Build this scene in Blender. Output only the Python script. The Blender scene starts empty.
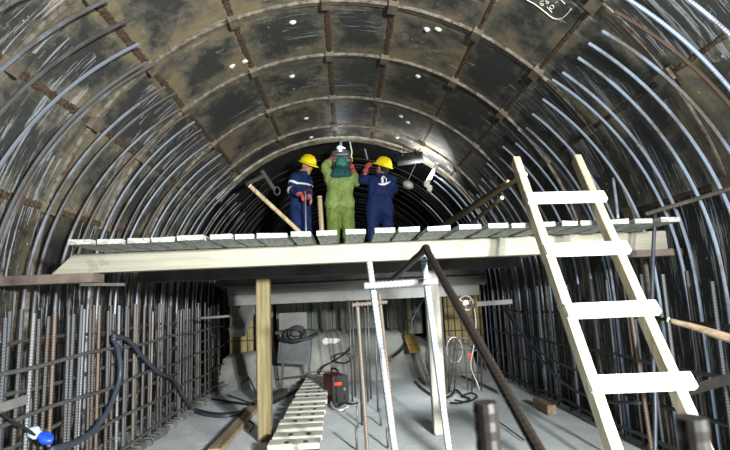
import bpy, bmesh, math, random
import numpy as np
from mathutils import Vector, Matrix, noise
from mathutils.bvhtree import BVHTree
random.seed(7)
S = bpy.context.scene
COL = S.collection
CAMZ = 1.2                      # camera height over the floor
AXZ = CAMZ + .11                # tunnel axis height
R0 = 2.45                       # tunnel lining radius
# ------------------------------------------------------------------ camera frame
F = 500.; TH = math.radians(2.2); VP = (346, 300)
Yc = Vector((VP[0]-365, -(VP[1]-225), -F)).normalized()
_k = -(math.cos(TH)*Yc[0]+math.sin(TH)*Yc[1])/Yc[2]
Xc = Vector((math.cos(TH), math.sin(TH), _k)).normalized()
Zc = Xc.cross(Yc)
M = Matrix((Xc, Yc, Zc))        # camera -> world rotation
def ray(px, py): return M @ Vector((px-365, -(py-225), -F))
def at(px, py, X=None, Y=None, Z=None):
    r = ray(px, py)
    t = X/r.x if X is not None else Y/r.y if Y is not None else (Z-CAMZ)/r.z
    return Vector((r.x*t, r.y*t, r.z*t+CAMZ))
def atc(px, py, R):
    r = ray(px, py); c = -(AXZ-CAMZ)
    a = r.x**2+r.z**2; b = 2*r.z*c; cc = c*c-R*R
    t = (-b+math.sqrt(b*b-4*a*cc))/2/a
    p = r*t
    if p.z+c < 0:
        p = r*(R/abs(r.x)); return Vector((p.x, p.y, p.z+CAMZ)), math.copysign(90+math.degrees(-(p.z+c)/R), p.x)
    return Vector((p.x, p.y, p.z+CAMZ)), math.degrees(math.atan2(p.x, p.z+c))
def cyl(a, Y, R=R0):
    """point of the lining's section: round above the axis, upright side walls below it"""
    if abs(a) > 90: return Vector((math.copysign(R, a), Y, AXZ-math.radians(abs(a)-90)*R))
    a = math.radians(a)
    return Vector((R*math.sin(a), Y, AXZ+R*math.cos(a)))
# ------------------------------------------------------------------ materials
def lin(c):
    return tuple((x/12.92 if x <= .04045 else ((x+.055)/1.055)**2.4) for x in c)
def new_mat(name):
    m = bpy.data.materials.new(name); m.use_nodes = True
    nt = m.node_tree; b = nt.nodes['Principled BSDF']
    return m, nt, b
def N(nt, t, **kw):
    n = nt.nodes.new(t)
    for k, v in kw.items():
        if k in n.inputs: n.inputs[k].default_value = v
        else: setattr(n, k, v)
    return n
def ramp(nt, src, stops):
    r = nt.nodes.new('ShaderNodeValToRGB')
    e = r.color_ramp.elements
    while len(e) < len(stops): e.new(.5)
    for i, (p, c) in enumerate(stops):
        e[i].position = p
        e[i].color = (*c, 1) if len(c) == 3 else c
    nt.links.new(src, r.inputs['Fac'])
    return r.outputs['Color']
def mix(nt, fac, a, b):
    m = nt.nodes.new('ShaderNodeMix'); m.data_type = 'RGBA'
    for s, v in ((0, fac), (6, a), (7, b)):
        if isinstance(v, (int, float)): m.inputs[s].default_value = v
        elif isinstance(v, tuple): m.inputs[s].default_value = (*v, 1)
        else: nt.links.new(v, m.inputs[s])
    return m.outputs[2]
def math_(nt, op, a, b=None):
    m = nt.nodes.new('ShaderNodeMath'); m.operation = op
    for i, v in enumerate((a, b)):
        if v is None: continue
        if isinstance(v, (int, float)): m.inputs[i].default_value = v
        else: nt.links.new(v, m.inputs[i])
    return m.outputs[0]
def noise_(nt, vec, scale, detail=4, rough=.55, dist=0):
    n = N(nt, 'ShaderNodeTexNoise', Scale=scale, Detail=detail, Roughness=rough, Distortion=dist)
    if vec is not None: nt.links.new(vec, n.inputs['Vector'])
    return n.outputs['Fac']
def mapping(nt, vec, scale=(1, 1, 1), rot=(0, 0, 0)):
    m = nt.nodes.new('ShaderNodeMapping'); m.inputs['Scale'].default_value = scale
    m.inputs['Rotation'].default_value = rot
    nt.links.new(vec, m.inputs['Vector']); return m.outputs['Vector']
def bump(nt, b, h, strength=.3, dist=.02):
    n = N(nt, 'ShaderNodeBump', Strength=strength, Distance=dist)
    nt.links.new(h, n.inputs['Height']); nt.links.new(n.outputs['Normal'], b.inputs['Normal'])
def geo_pos(nt): return nt.nodes.new('ShaderNodeTexCoord').outputs['Object']

def simple(name, c, rough=.6, metal=0., var=.25, scale=9., c2=None, bmp=.15, stretch=(1, 1, 1), spec=.4):
    """noise-varied surface"""
    m, nt, b = new_mat(name)
    v = mapping(nt, geo_pos(nt), stretch)
    f = noise_(nt, v, scale, 6, .6)
    a = lin(c); d = lin(c2) if c2 else tuple(x*(1-var) for x in a)
    col = ramp(nt, f, [(.32, d), (.62, a)])
    nt.links.new(col, b.inputs['Base Color'])
    b.inputs['Roughness'].default_value = rough; b.inputs['Metallic'].default_value = metal
    b.inputs['Specular IOR Level'].default_value = spec
    if bmp: bump(nt, b, f, bmp, .01)
    return m
def plate_mat(name, tan, grey, dark, wh=.0):
    m, nt, b = new_mat(name)
    uv = nt.nodes.new('ShaderNodeUVMap').outputs['UV']
    sep = nt.nodes.new('ShaderNodeSeparateXYZ'); nt.links.new(uv, sep.inputs[0])
    rnd = N(nt, 'ShaderNodeAttribute', attribute_name='rnd').outputs['Fac']
    pos = geo_pos(nt)
    # distance to the plate's edge
    ex = math_(nt, 'MINIMUM', sep.outputs[0], math_(nt, 'SUBTRACT', 1, sep.outputs[0]))
    ey = math_(nt, 'MINIMUM', sep.outputs[1], math_(nt, 'SUBTRACT', 1, sep.outputs[1]))
    e = math_(nt, 'MINIMUM', ex, ey)
    n1 = noise_(nt, pos, 2.3, 6, .62, .6)
    n2 = noise_(nt, pos, 7.5, 8, .68, .4)
    n3 = noise_(nt, mapping(nt, pos, (1, 1, 1), (.3, .2, .8)), 26, 8, .75)
    n4 = noise_(nt, mapping(nt, pos, (9, 2.2, 9), (.5, .4, .7)), 5, 8, .8, .6)
    t = math_(nt, 'ADD', math_(nt, 'MULTIPLY', math_(nt, 'SUBTRACT', e, .16), .85), math_(nt, 'SUBTRACT', n1, .5))
    t = math_(nt, 'ADD', t, math_(nt, 'MULTIPLY', math_(nt, 'SUBTRACT', n2, .5), .95))
    t = math_(nt, 'ADD', t, math_(nt, 'MULTIPLY', math_(nt, 'SUBTRACT', n4, .5), .55))
    t = math_(nt, 'ADD', t, math_(nt, 'MULTIPLY', math_(nt, 'SUBTRACT', rnd, .5), .30))
    t = math_(nt, 'ADD', t, .5)
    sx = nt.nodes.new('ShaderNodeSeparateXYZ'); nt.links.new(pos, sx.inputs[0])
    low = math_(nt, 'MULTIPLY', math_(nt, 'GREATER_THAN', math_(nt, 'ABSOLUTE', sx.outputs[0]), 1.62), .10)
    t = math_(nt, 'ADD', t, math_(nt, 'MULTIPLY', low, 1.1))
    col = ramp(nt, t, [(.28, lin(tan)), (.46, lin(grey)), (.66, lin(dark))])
    col = mix(nt, math_(nt, 'MULTIPLY', n3, .55), col, tuple(x*.55 for x in lin(grey)))
    scr = math_(nt, 'GREATER_THAN', n4, .635)
    col = mix(nt, math_(nt, 'MULTIPLY', scr, .45), col, lin((.60, .60, .56)))
    # jagged weld scale right at the edges
    edge = math_(nt, 'LESS_THAN', e, math_(nt, 'MULTIPLY', n3, .045))
    col = mix(nt, edge, col, lin((.16, .13, .11)))
    # white grout spatter
    vo = N(nt, 'ShaderNodeTexVoronoi', Scale=13.); nt.links.new(pos, vo.inputs['Vector'])
    sp = math_(nt, 'LESS_THAN', vo.outputs['Distance'], math_(nt, 'MULTIPLY', math_(nt, 'SUBTRACT', noise_(nt, pos, 1.7, 3), .50), .9))
    col = mix(nt, math_(nt, 'MULTIPLY', sp, .75), col, lin((.72, .76, .76)))
    # lime runs down the plates (stretched along the girth)
    st = noise_(nt, mapping(nt, pos, (1.2, 26, 1.2)), 1.4, 5, .7)
    msk = noise_(nt, pos, 1.1, 2)
    run = math_(nt, 'MULTIPLY', math_(nt, 'GREATER_THAN', st, math_(nt, 'SUBTRACT', .61, math_(nt, 'MULTIPLY', low, .45))), math_(nt, 'GREATER_THAN', math_(nt, 'ADD', msk, low), .55-wh))
    col = mix(nt, math_(nt, 'MULTIPLY', run, .7), col, lin((.66, .68, .70)))
    nt.links.new(col, b.inputs['Base Color'])
    b.inputs['Roughness'].default_value = .55; b.inputs['Specular IOR Level'].default_value = .35
    bump(nt, b, math_(nt, 'ADD', n2, n3), .35, .012)
    return m
def rebar_mat(name, c, rust, amount=.5, rough=.42, metal=.55):
    m, nt, b = new_mat(name)
    pos = geo_pos(nt)
    f = noise_(nt, pos, 3.1, 6, .7)
    oi = nt.nodes.new('ShaderNodeObjectInfo').outputs['Random']
    f2 = math_(nt, 'ADD', f, math_(nt, 'MULTIPLY', math_(nt, 'SUBTRACT', oi, .5), .30))
    col = ramp(nt, f2, [(.62-amount*.5, lin(rust)), (.80-amount*.5, lin(c))])
    col = mix(nt, math_(nt, 'MULTIPLY', noise_(nt, pos, 40, 4), .45), col, tuple(x*.4 for x in lin(c)))
    nt.links.new(col, b.inputs['Base Color'])
    b.inputs['Roughness'].default_value = rough; b.inputs['Metallic'].default_value = metal
    return m
def wood_mat(name, c, c2, axis='X', rough=.7, sc=1.):
    m, nt, b = new_mat(name)
    st = {'X': (1, 22, 22), 'Y': (22, 1, 22), 'Z': (22, 22, 1)}[axis]
    pos = geo_pos(nt)
    f = noise_(nt, mapping(nt, pos, st), 1.6*sc, 6, .62, .5)
    g = noise_(nt, pos, 5, 4)
    col = ramp(nt, f, [(.30, lin(c2)), (.60, lin(c))])
    col = mix(nt, math_(nt, 'MULTIPLY', math_(nt, 'GREATER_THAN', g, .64), .35), col, tuple(x*.6 for x in lin(c2)))
    nt.links.new(col, b.inputs['Base Color'])
    b.inputs['Roughness'].default_value = rough; b.inputs['Specular IOR Level'].default_value = .25
    bump(nt, b, f, .15, .006)
    return m
def emit_mat(name, c, s):
    m, nt, b = new_mat(name)
    b.inputs['Base Color'].default_value = (*lin(c), 1)
    b.inputs['Emission Color'].default_value = (*lin(c), 1); b.inputs['Emission Strength'].default_value = s
    return m
def concrete_mat(name, c, c2):
    m, nt, b = new_mat(name)
    pos = geo_pos(nt)
    n1 = noise_(nt, pos, 1.3, 8, .65, .4); n2 = noise_(nt, pos, 14, 8, .7)
    col = ramp(nt, n1, [(.3, lin(c2)), (.65, lin(c))])
    col = mix(nt, math_(nt, 'MULTIPLY', math_(nt, 'GREATER_THAN', n2, .62), .35), col, tuple(x*.5 for x in lin(c2)))
    vo = N(nt, 'ShaderNodeTexVoronoi', Scale=21.); nt.links.new(pos, vo.inputs['Vector'])
    crumbs = math_(nt, 'LESS_THAN', vo.outputs['Distance'], math_(nt, 'MULTIPLY', math_(nt, 'SUBTRACT', noise_(nt, pos, 2.3, 3), .52), 1.1))
    col = mix(nt, math_(nt, 'MULTIPLY', crumbs, .6), col, lin((.22, .23, .23)))
    nt.links.new(col, b.inputs['Base Color'])
    b.inputs['Roughness'].default_value = .75
    bump(nt, b, math_(nt, 'ADD', n1, n2), .35, .02)
    return m

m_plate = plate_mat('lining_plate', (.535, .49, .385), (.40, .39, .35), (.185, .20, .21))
m_plate_l = plate_mat('lining_plate_streaked_shaded', (.37, .335, .27), (.22, .215, .20), (.10, .105, .11), .08)  # wall plates darkened: black stains, plus the dense bars' shadow put into the colour
m_flange = simple('flange_steel', (.46, .43, .37), .55, .1, scale=7, c2=(.30, .275, .235), bmp=.3)
m_lip_lit = simple('flange_lip', (.56, .54, .50), .45, .3, scale=14, c2=(.25, .215, .19), bmp=.3)  # paler than the flange: bright line of the lit near edge painted in
m_weld = simple('weld_seam', (.37, .31, .26), .6, .1, scale=34, c2=(.17, .14, .12), bmp=.8)
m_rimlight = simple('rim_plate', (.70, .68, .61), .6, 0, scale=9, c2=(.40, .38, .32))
m_grout = simple('grout_plug', (.86, .86, .83), .8, 0, scale=20)
m_kerb = simple('kerb_rubble', (.40, .41, .40), .8, 0, scale=9, c2=(.25, .25, .245))
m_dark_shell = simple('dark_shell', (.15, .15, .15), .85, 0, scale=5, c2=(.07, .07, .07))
m_floor = concrete_mat('floor_concrete', (.78, .805, .815), (.66, .69, .70))
m_bank = concrete_mat('bank_concrete', (.62, .63, .605), (.42, .43, .415))
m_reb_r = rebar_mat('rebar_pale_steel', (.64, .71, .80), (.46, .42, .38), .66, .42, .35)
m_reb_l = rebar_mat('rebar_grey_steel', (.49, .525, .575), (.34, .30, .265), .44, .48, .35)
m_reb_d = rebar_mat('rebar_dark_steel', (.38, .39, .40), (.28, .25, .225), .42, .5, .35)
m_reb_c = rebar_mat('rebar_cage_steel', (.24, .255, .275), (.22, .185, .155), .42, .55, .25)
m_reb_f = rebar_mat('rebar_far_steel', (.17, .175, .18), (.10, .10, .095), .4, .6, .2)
m_reb_rust = rebar_mat('rebar_rusty', (.35, .325, .30), (.33, .265, .205), .45, .55, .25)
m_reb_w = rebar_mat('rebar_bright', (.52, .555, .60), (.46, .38, .28), .78, .42, .25)
m_reb_fg = rebar_mat('rebar_blackish', (.13, .12, .11), (.11, .09, .075), .5, .45, .4)
m_beam = wood_mat('pale_beam', (.57, .565, .515), (.50, .49, .435), 'X')
m_plank = simple('concrete_dusted_plank', (.66, .68, .655), .8, 0, scale=6, c2=(.42, .42, .385), stretch=(8, 1, 8))
m_ladder = wood_mat('ladder_wood', (.90, .89, .86), (.80, .78, .71), 'Z')
m_ladder_side = wood_mat('ladder_stile_wood', (.74, .71, .62), (.60, .555, .45), 'Z')
m_post = wood_mat('yellow_post', (.50, .455, .33), (.36, .325, .23), 'Z')
m_post2 = simple('whitewashed_post', (.70, .69, .65), .75, 0, scale=4, c2=(.56, .545, .50), stretch=(6, 6, 1))
m_greyboard = wood_mat('grey_board', (.31, .31, .295), (.22, .22, .21), 'X')
m_darkbeam = simple('dark_beam', (.27, .26, .245), .7, .2, scale=5, c2=(.16, .15, .14))
m_rust = simple('rusted_plate', (.43, .38, .355), .75, .2, scale=8, c2=(.27, .235, .22))
m_steelch = simple('grey_bracket', (.40, .40, .39), .6, .4, scale=8)
m_yel = wood_mat('yellow_panel', (.60, .53, .35), (.40, .34, .21), 'Z')
m_curtain = simple('lagging_board', (.44, .46, .43), .85, 0, scale=3, c2=(.27, .285, .265), stretch=(8, 8, 1))
m_stick = wood_mat('stripped_pole', (.74, .67, .55), (.52, .44, .32), 'Z')
m_stickend = simple('cut_pole_end', (.92, .85, .68), .7, 0, scale=30, var=.1)
m_darkpole = wood_mat('dark_pole', (.26, .225, .17), (.13, .11, .08), 'Z')
m_cable = simple('black_cable', (.12, .125, .13), .5, 0, var=.2)
m_hose = simple('blue_black_hose', (.20, .23, .27), .45, 0, var=.3)
m_wire = simple('pale_wire', (.78, .78, .75), .5, 0, var=.1)
m_blackbox = simple('black_plastic', (.09, .09, .095), .45, 0, var=.2)
m_redbox = simple('dark_red_paint', (.42, .10, .13), .45, 0, var=.3)
m_greybox = simple('grey_cabinet', (.29, .31, .32), .6, 0, scale=4, c2=(.18, .19, .20))
m_boxlite = simple('pale_box', (.40, .405, .39), .7, 0, scale=5)
m_slat = wood_mat('duckboard_slat', (.66, .66, .62), (.50, .49, .45), 'X')
m_slatdark = simple('dark_stringer', (.20, .19, .17), .8, 0)
m_strip = wood_mat('floor_batten', (.56, .49, .40), (.36, .31, .25), 'Y')
m_gold = simple('ochre_board', (.74, .60, .36), .7, 0, scale=6, c2=(.52, .40, .22))
m_alu = simple('aluminium', (.74, .76, .78), .35, .6, var=.15)
m_rag = simple('white_rag', (.88, .87, .83), .9, 0, var=.15)
m_chalk = simple('chalk', (.85, .85, .82), .9, 0, var=.1)
m_blue = simple('bright_blue_plastic', (.13, .30, .85), .35, 0, var=.2)
m_clear = simple('cloudy_plastic', (.68, .76, .84), .25, 0, var=.2)
m_redled = emit_mat('red_led', (1, .16, .10), 1.2)
m_glassdark = simple('floodlight_glass', (.13, .15, .16), .2, 0, var=.3)
m_skin = simple('skin', (.70, .50, .40), .55, 0, scale=20, var=.12, bmp=0)
m_hair = simple('dark_hair', (.09, .07, .06), .7, 0, var=.3)
m_eye = simple('eye', (.10, .07, .06), .3, 0, var=.1)
m_lip = simple('lip', (.52, .30, .26), .5, 0, var=.1)
m_navy = simple('navy_cloth', (.10, .17, .35), .8, 0, scale=14, c2=(.06, .105, .25), spec=.2)
m_green = simple('olive_cloth', (.54, .62, .37), .85, 0, scale=12, c2=(.41, .49, .26), spec=.2)
m_greent = simple('olive_trouser_cloth', (.45, .53, .28), .85, 0, scale=12, c2=(.34, .42, .20), spec=.2)
m_teal = simple('teal_cloth', (.10, .33, .33), .85, 0, scale=16, c2=(.06, .23, .24))
m_tealc = simple('teal_cap', (.24, .50, .45), .8, 0, scale=16, var=.2)
m_mask = simple('welding_mask', (.36, .38, .39), .4, .1, scale=12, c2=(.22, .24, .25))
m_yhelm = simple('yellow_helmet', (.93, .86, .08), .35, 0, scale=3, var=.06, bmp=0)
m_glove = simple('red_glove', (.78, .35, .35), .8, 0, scale=18, c2=(.62, .24, .25))
m_tanglove = simple('worn_glove', (.76, .56, .46), .8, 0, scale=18, c2=(.60, .40, .33))
m_refl = simple('reflective_band', (.86, .88, .88), .4, 0, var=.1)
m_boot = simple('black_boot', (.08, .08, .08), .6, 0, var=.3)
m_logo = simple('white_print', (.90, .91, .92), .7, 0, var=.05, bmp=0)
# ------------------------------------------------------------------ object helpers
ORD = ('first second third fourth fifth sixth seventh eighth ninth tenth eleventh twelfth thirteenth fourteenth fifteenth sixteenth '
       'seventeenth eighteenth nineteenth twentieth twenty-first twenty-second twenty-third twenty-fourth twenty-fifth twenty-sixth '
       'twenty-seventh twenty-eighth twenty-ninth thirtieth thirty-first thirty-second thirty-third thirty-fourth thirty-fifth').split()
def tag(o, label=None, cat=None, group=None, kind=None):
    for k, v in (('label', label), ('category', cat), ('group', group), ('kind', kind)):
        if v: o[k] = v
    return o
def empty(name, loc, label, cat, group=None):
    o = bpy.data.objects.new(name, None); COL.objects.link(o); o.location = loc
    o.empty_display_size = .1
    return tag(o, label, cat, group)
class MB:
    """collects geometry (world coordinates) and links it as one mesh object"""
    def __init__(s): s.v = []; s.f = []; s.uv = []; s.attr = []; s.mi = []
    def add(s, vs, fs, mi=0):
        n = len(s.v); s.v += [tuple(v) for v in vs]
        s.f += [tuple(i+n for i in f) for f in fs]; s.mi += [mi]*len(fs)
        return s
    def box(s, c, size, rot=None, mi=0, taper=(1, 1)):
        R = rot if rot is not None else Matrix.Identity(3)
        hx, hy, hz = (x/2 for x in size); vs = []
        for z in (-1, 1):
            tx, ty = taper if z > 0 else (1, 1)
            for x, y in ((-1, -1), (1, -1), (1, 1), (-1, 1)):
                vs.append(Vector(c) + R @ Vector((x*hx*tx, y*hy*ty, z*hz)))
        return s.add(vs, [(3, 2, 1, 0), (4, 5, 6, 7), (0, 1, 5, 4), (1, 2, 6, 5), (2, 3, 7, 6), (3, 0, 4, 7)], mi)
    def bbox(s, a, b, mi=0):
        return s.box([(x+y)/2 for x, y in zip(a, b)], [abs(y-x) for x, y in zip(a, b)], mi=mi)
    def bar(s, p, q, w, h, up=(0, 0, 1), mi=0):
        """rectangular bar from p to q, w across, h along up"""
        p, q = Vector(p), Vector(q); d = q-p; L = d.length; d.normalize()
        x = d.cross(Vector(up)).normalized(); u = x.cross(d)
        return s.box((p+q)/2, (w, L, h), Matrix((x, d, u)).transposed(), mi)
    def tube(s, pts, r, seg=8, caps=True, mi=0, closed=False):
        pts = [Vector(p) for p in pts]; n = len(pts)
        rs = r if isinstance(r, (list, tuple)) else [r]*n
        t0 = (pts[1]-pts[0]).normalized()
        ref = Vector((0, 0, 1)) if abs(t0.z) < .9 else Vector((1, 0, 0))
        x = t0.cross(ref).normalized(); vs = []
        for i in range(n):
            a = pts[i-1] if (i > 0 or closed) else pts[i]
            b = pts[(i+1) % n] if (i < n-1 or closed) else pts[i]
            t = (b-a).normalized()
            x = (x - t*x.dot(t)); x.normalize()
            y = t.cross(x)
            for k in range(seg):
                an = 2*math.pi*k/seg
                vs.append(pts[i] + (x*math.cos(an)+y*math.sin(an))*rs[i])
        fs = []
        for i in range(n if closed else n-1):
            j = (i+1) % n
            for k in range(seg):
                l = (k+1) % seg
                fs.append((i*seg+k, i*seg+l, j*seg+l, j*seg+k))
        if caps and not closed:
            fs.append(tuple(range(seg))[::-1]); fs.append(tuple((n-1)*seg+k for k in range(seg)))
        return s.add(vs, fs, mi)
    def ell(s, c, rad, rot=None, seg=12, rings=8, mi=0, zmin=-1.):
        R = rot if rot is not None else Matrix.Identity(3)
        c = Vector(c); vs = []; fs = []
        a0 = math.asin(max(-1, zmin))
        for i in range(rings+1):
            a = a0+(math.pi/2-a0)*i/rings
            for k in range(seg):
                b = 2*math.pi*k/seg
                vs.append(c + R @ Vector((rad[0]*math.cos(a)*math.cos(b), rad[1]*math.cos(a)*math.sin(b), rad[2]*math.sin(a))))
        for i in range(rings):
            for k in range(seg):
                l = (k+1) % seg
                fs.append((i*seg+k, i*seg+l, (i+1)*seg+l, (i+1)*seg+k))
        fs.append(tuple(range(seg))[::-1]); fs.append(tuple(rings*seg+k for k in range(seg)))
        return s.add(vs, fs, mi)
    def cone(s, p, q, r1, r2, seg=12):
        """tapered capsule"""
        p, q = Vector(p), Vector(q); d = (q-p)
        L = max(d.length, 1e-4); d /= L
        n = 4; pts = []; rs = []
        for i in range(n):
            a = -math.pi/2*(1-i/n)
            pts.append(p+d*r1*math.sin(a)); rs.append(max(.0008, r1*math.cos(a)))
        pts += [p, q]; rs += [r1, r2]
        for i in range(1, n+1):
            a = math.pi/2*i/n
            pts.append(q+d*r2*math.sin(a)); rs.append(max(.0008, r2*math.cos(a)))
        return s.tube(pts, rs, seg)
    def mesh(s, name, mats):
        me = bpy.data.meshes.new(name); me.from_pydata(s.v, [], s.f)
        for m in (mats if isinstance(mats, (list, tuple)) else [mats]): me.materials.append(m)
        if any(s.mi): me.polygons.foreach_set('material_index', s.mi)
        return me
    def build(s, name, mats, parent=None, smooth=False, bevel=0):
        """origin is moved to the geometry's base; children sit in world place under their parent"""
        me = s.mesh(name, mats)
        if bevel or not smooth:
            bm = bmesh.new(); bm.from_mesh(me)
            if bevel: bmesh.ops.bevel(bm, geom=[e for e in bm.edges], offset=bevel, segments=2, affect='EDGES', clamp_overlap=True)
            bmesh.ops.recalc_face_normals(bm, faces=bm.faces)
            bm.to_mesh(me); bm.free()
        o = bpy.data.objects.new(name, me); COL.objects.link(o)
        vs = np.array(s.v); lo, hi = vs.min(0), vs.max(0)
        c = Vector(((lo[0]+hi[0])/2, (lo[1]+hi[1])/2, lo[2]))
        if parent is None:
            me.transform(Matrix.Translation(-c)); o.location = c
        else:
            o.parent = parent
            wl = Vector(parent.location); pp = parent.parent
            while pp is not None: wl = wl + Vector(pp.location); pp = pp.parent
            me.transform(Matrix.Translation(-c)); o.location = c - wl
        if smooth: me.polygons.foreach_set('use_smooth', [True]*len(me.polygons))
        me.update(); return o
def ribbed(pts, r, step=.0085, amp=.13):
    """resample a path finely and alternate the radius: a deformed bar"""
    pts = [Vector(p) for p in pts]
    d = [0]
    for a, b in zip(pts, pts[1:]): d.append(d[-1]+(b-a).length)
    n = max(2, int(d[-1]/step)); out = []; rs = []; j = 0
    for i in range(n+1):
        s = d[-1]*i/n
        while j < len(d)-2 and d[j+1] < s: j += 1
        f = (s-d[j])/max(1e-9, d[j+1]-d[j])
        out.append(pts[j].lerp(pts[j+1], f)); rs.append(r*(1+amp*(i % 2)))
    return out, rs
def spline(pts, n=8):
    P = [Vector(p) for p in pts]; P = [P[0]*2-P[1]]+P+[P[-1]*2-P[-2]]; out = []
    for i in range(1, len(P)-2):
        for k in range(n):
            t = k/n; a, b, c, d = P[i-1:i+3]
            out.append(.5*((2*b)+(c-a)*t+(2*a-5*b+4*c-d)*t*t+(3*b-a-3*c+d)*t**3))
    out.append(P[-2]); return out
def one(mb, name, mat, label, cat, group=None, **kw):
    return tag(mb.build(name, mat, **kw), label, cat, group)
def struct(o): o['kind'] = 'structure'; return o

# ------------------------------------------------------------------ the lining
ANG = [-124, -98, -73, -55, -39.6, -20.8, -1.7, 12, 30, 44.4, 60, 78, 99, 124]
RING = [-2.4, -1.35, -.25, .82, 1.9, 2.95, 3.98, 4.93, 6.05, 7.1, 7.75]
def shell(name, a0, a1, mat):
    v = []; f = []; uv = []; rnd = []
    for i in range(len(ANG)-1):
        if ANG[i] < a0-.1 or ANG[i+1] > a1+.1: continue
        for j in range(len(RING)-1):
            n = len(v); K = 6; rr = random.random()
            for k in range(K+1):
                for y in (0, 1):
                    a = ANG[i]+(ANG[i+1]-ANG[i])*k/K
                    p = cyl(a, RING[j]+(RING[j+1]-RING[j])*y); v.append(p)
            for k in range(K):
                f.append((n+2*k, n+2*k+1, n+2*k+3, n+2*k+2)); rnd.append(rr)
                for kk, yy in ((k, 0), (k, 1), (k+1, 1), (k+1, 0)): uv += [kk/K, yy]
    me = bpy.data.meshes.new(name); me.from_pydata(v, [], f)
    l = me.uv_layers.new(name='UVMap'); l.data.foreach_set('uv', uv)
    at_ = me.attributes.new('rnd', 'FLOAT', 'FACE'); at_.data.foreach_set('value', rnd)
    me.materials.append(mat); me.polygons.foreach_set('use_smooth', [True]*len(f))
    o = bpy.data.objects.new(name, me); COL.objects.link(o)
    return struct(o)
def arc_strip(mb, a0, a1, y0, y1, r0, r1, step=2.5):
    """a rectangular ring segment between two radii"""
    n = max(2, int(abs(a1-a0)/step)); vs = []; fs = []
    for i in range(n+1):
        a = a0+(a1-a0)*i/n
        for (r, y) in ((r0, y0), (r0, y1), (r1, y1), (r1, y0)): vs.append(cyl(a, y, r))
    for i in range(n):
        b = i*4
        for k in range(4):
            l = (k+1) % 4
            fs.append((b+k, b+l, b+4+l, b+4+k))
    fs += [(0, 1, 2, 3), (n*4+3, n*4+2, n*4+1, n*4)]
    mb.add(vs, fs)
def weld_strip(mb, a, y0, y1, w, h, jag):
    n = int((y1-y0)/.016); vs = []; fs = []
    for i in range(n+1):
        y = y0+(y1-y0)*i/n
        for s_, hh in ((-1, 0), (-.5, h), (.5, h), (1, 0)):
            ww = w*(1+jag*random.uniform(-1, 1)) if abs(s_) == 1 else w
            vs.append(cyl(a+math.degrees(s_*ww/2/R0), y, R0+.004-hh-(.004 if hh else 0)*random.random()))
    for i in range(n):
        for k in range(3): fs.append((i*4+k, i*4+k+1, i*4+5+k, i*4+4+k))
    mb.add(vs, fs)
shells = {}
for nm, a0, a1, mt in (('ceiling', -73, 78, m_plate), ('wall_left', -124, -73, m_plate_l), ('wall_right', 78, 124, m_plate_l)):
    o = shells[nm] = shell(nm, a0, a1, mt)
    for j, y in enumerate(RING[1:-1]):
        mb = MB(); lip = MB(); gap = MB()
        for i in range(len(ANG)-1):
            if ANG[i] < a0-.1 or ANG[i+1] > a1+.1: continue
            g = math.degrees(.035/R0)
            arc_strip(mb, ANG[i]+g, ANG[i+1]-g, y-.01, y+.042, R0+.01, R0-.018)
            arc_strip(gap, ANG[i]+g, ANG[i+1]-g, y+.043, y+.058, R0+.01, R0-.006)
            arc_strip(lip, ANG[i]+g, ANG[i+1]-g, y-.019, y-.011, R0+.01, R0-.030)
        fl_ = mb.build('ring_flange', m_flange, o); lip.build('flange_lip', m_lip_lit, o); gap.build('flange_joint', m_weld, o)
    mb = MB(); lugs = MB()
    for a in ANG:
        if a0-.1 <= a <= a1+.1 and abs(a) < 120 and not (a in (-73, 78) and nm != 'ceiling'):
            weld_strip(mb, a, RING[0], RING[-1], .070 if a < 25 else .040, .012, .38)
            for y in RING[1:-1]:
                p = cyl(a, y, R0-.025); an = math.radians(a)
                rot = Matrix.Rotation(an, 3, 'Y')
                lugs.box(p, (.085, .13, .06), rot)
    mb.build('weld_seam', m_weld, o); lugs.build('corner_lug', m_flange, o)
# loose grout plugs
for (px, py) in ((293, 22), (292, 76), (306, 118), (311, 137), (427, 29), (438, 29), (418, 76), (408, 122), (245, 61), (232, 66), (401, 116), (397, 137)):
    p, a = atc(px, py, R0); mb = MB()
    mb.ell(p, (.035, .03, .022), Matrix.Rotation(math.radians(a), 3, 'Y'), 9, 6)
    mb.v = [tuple(Vector(q)+noise.noise_vector(Vector(q)*40)*.008) for q in mb.v]
    mb.build('grout_plug', m_grout, shells['ceiling'], smooth=True)
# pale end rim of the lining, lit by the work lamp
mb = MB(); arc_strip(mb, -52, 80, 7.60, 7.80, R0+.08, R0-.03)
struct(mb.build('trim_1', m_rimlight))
# chalk marks on the plate near the upper right corner
mb = MB()
def chalk(pts, r=.004, sp=True):
    q = [atc(x, y, R0-.006)[0] for x, y in pts]
    mb.tube(spline(q, 6) if sp else q, r, 5)
chalk([(527, 0), (536, 5), (545, 12), (553, 18), (560, 19), (566, 15), (571, 9)])
chalk([(543.5, 1), (540.5, 1.5), (540, 3.5), (543, 4), (543, 5.5), (540.5, 5)], .003)
chalk([(549, -1), (546, -.5), (546, 1.5), (548.5, 2), (548, 3.5), (546, 3)], .003)
chalk([(547, 7), (552, 12.5)], .003, False)
chalk([(550.5, 6), (549.7, 7.5), (551.5, 9), (553.5, 8), (553.5, 6), (551.5, 5.2), (550.5, 6)], .003)
chalk([(555, 3), (557, 1.8)], .003, False); chalk([(561, 0), (565, 4)], .003, False)
mb.build('chalk_mark', m_chalk, shells['ceiling'])
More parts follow.
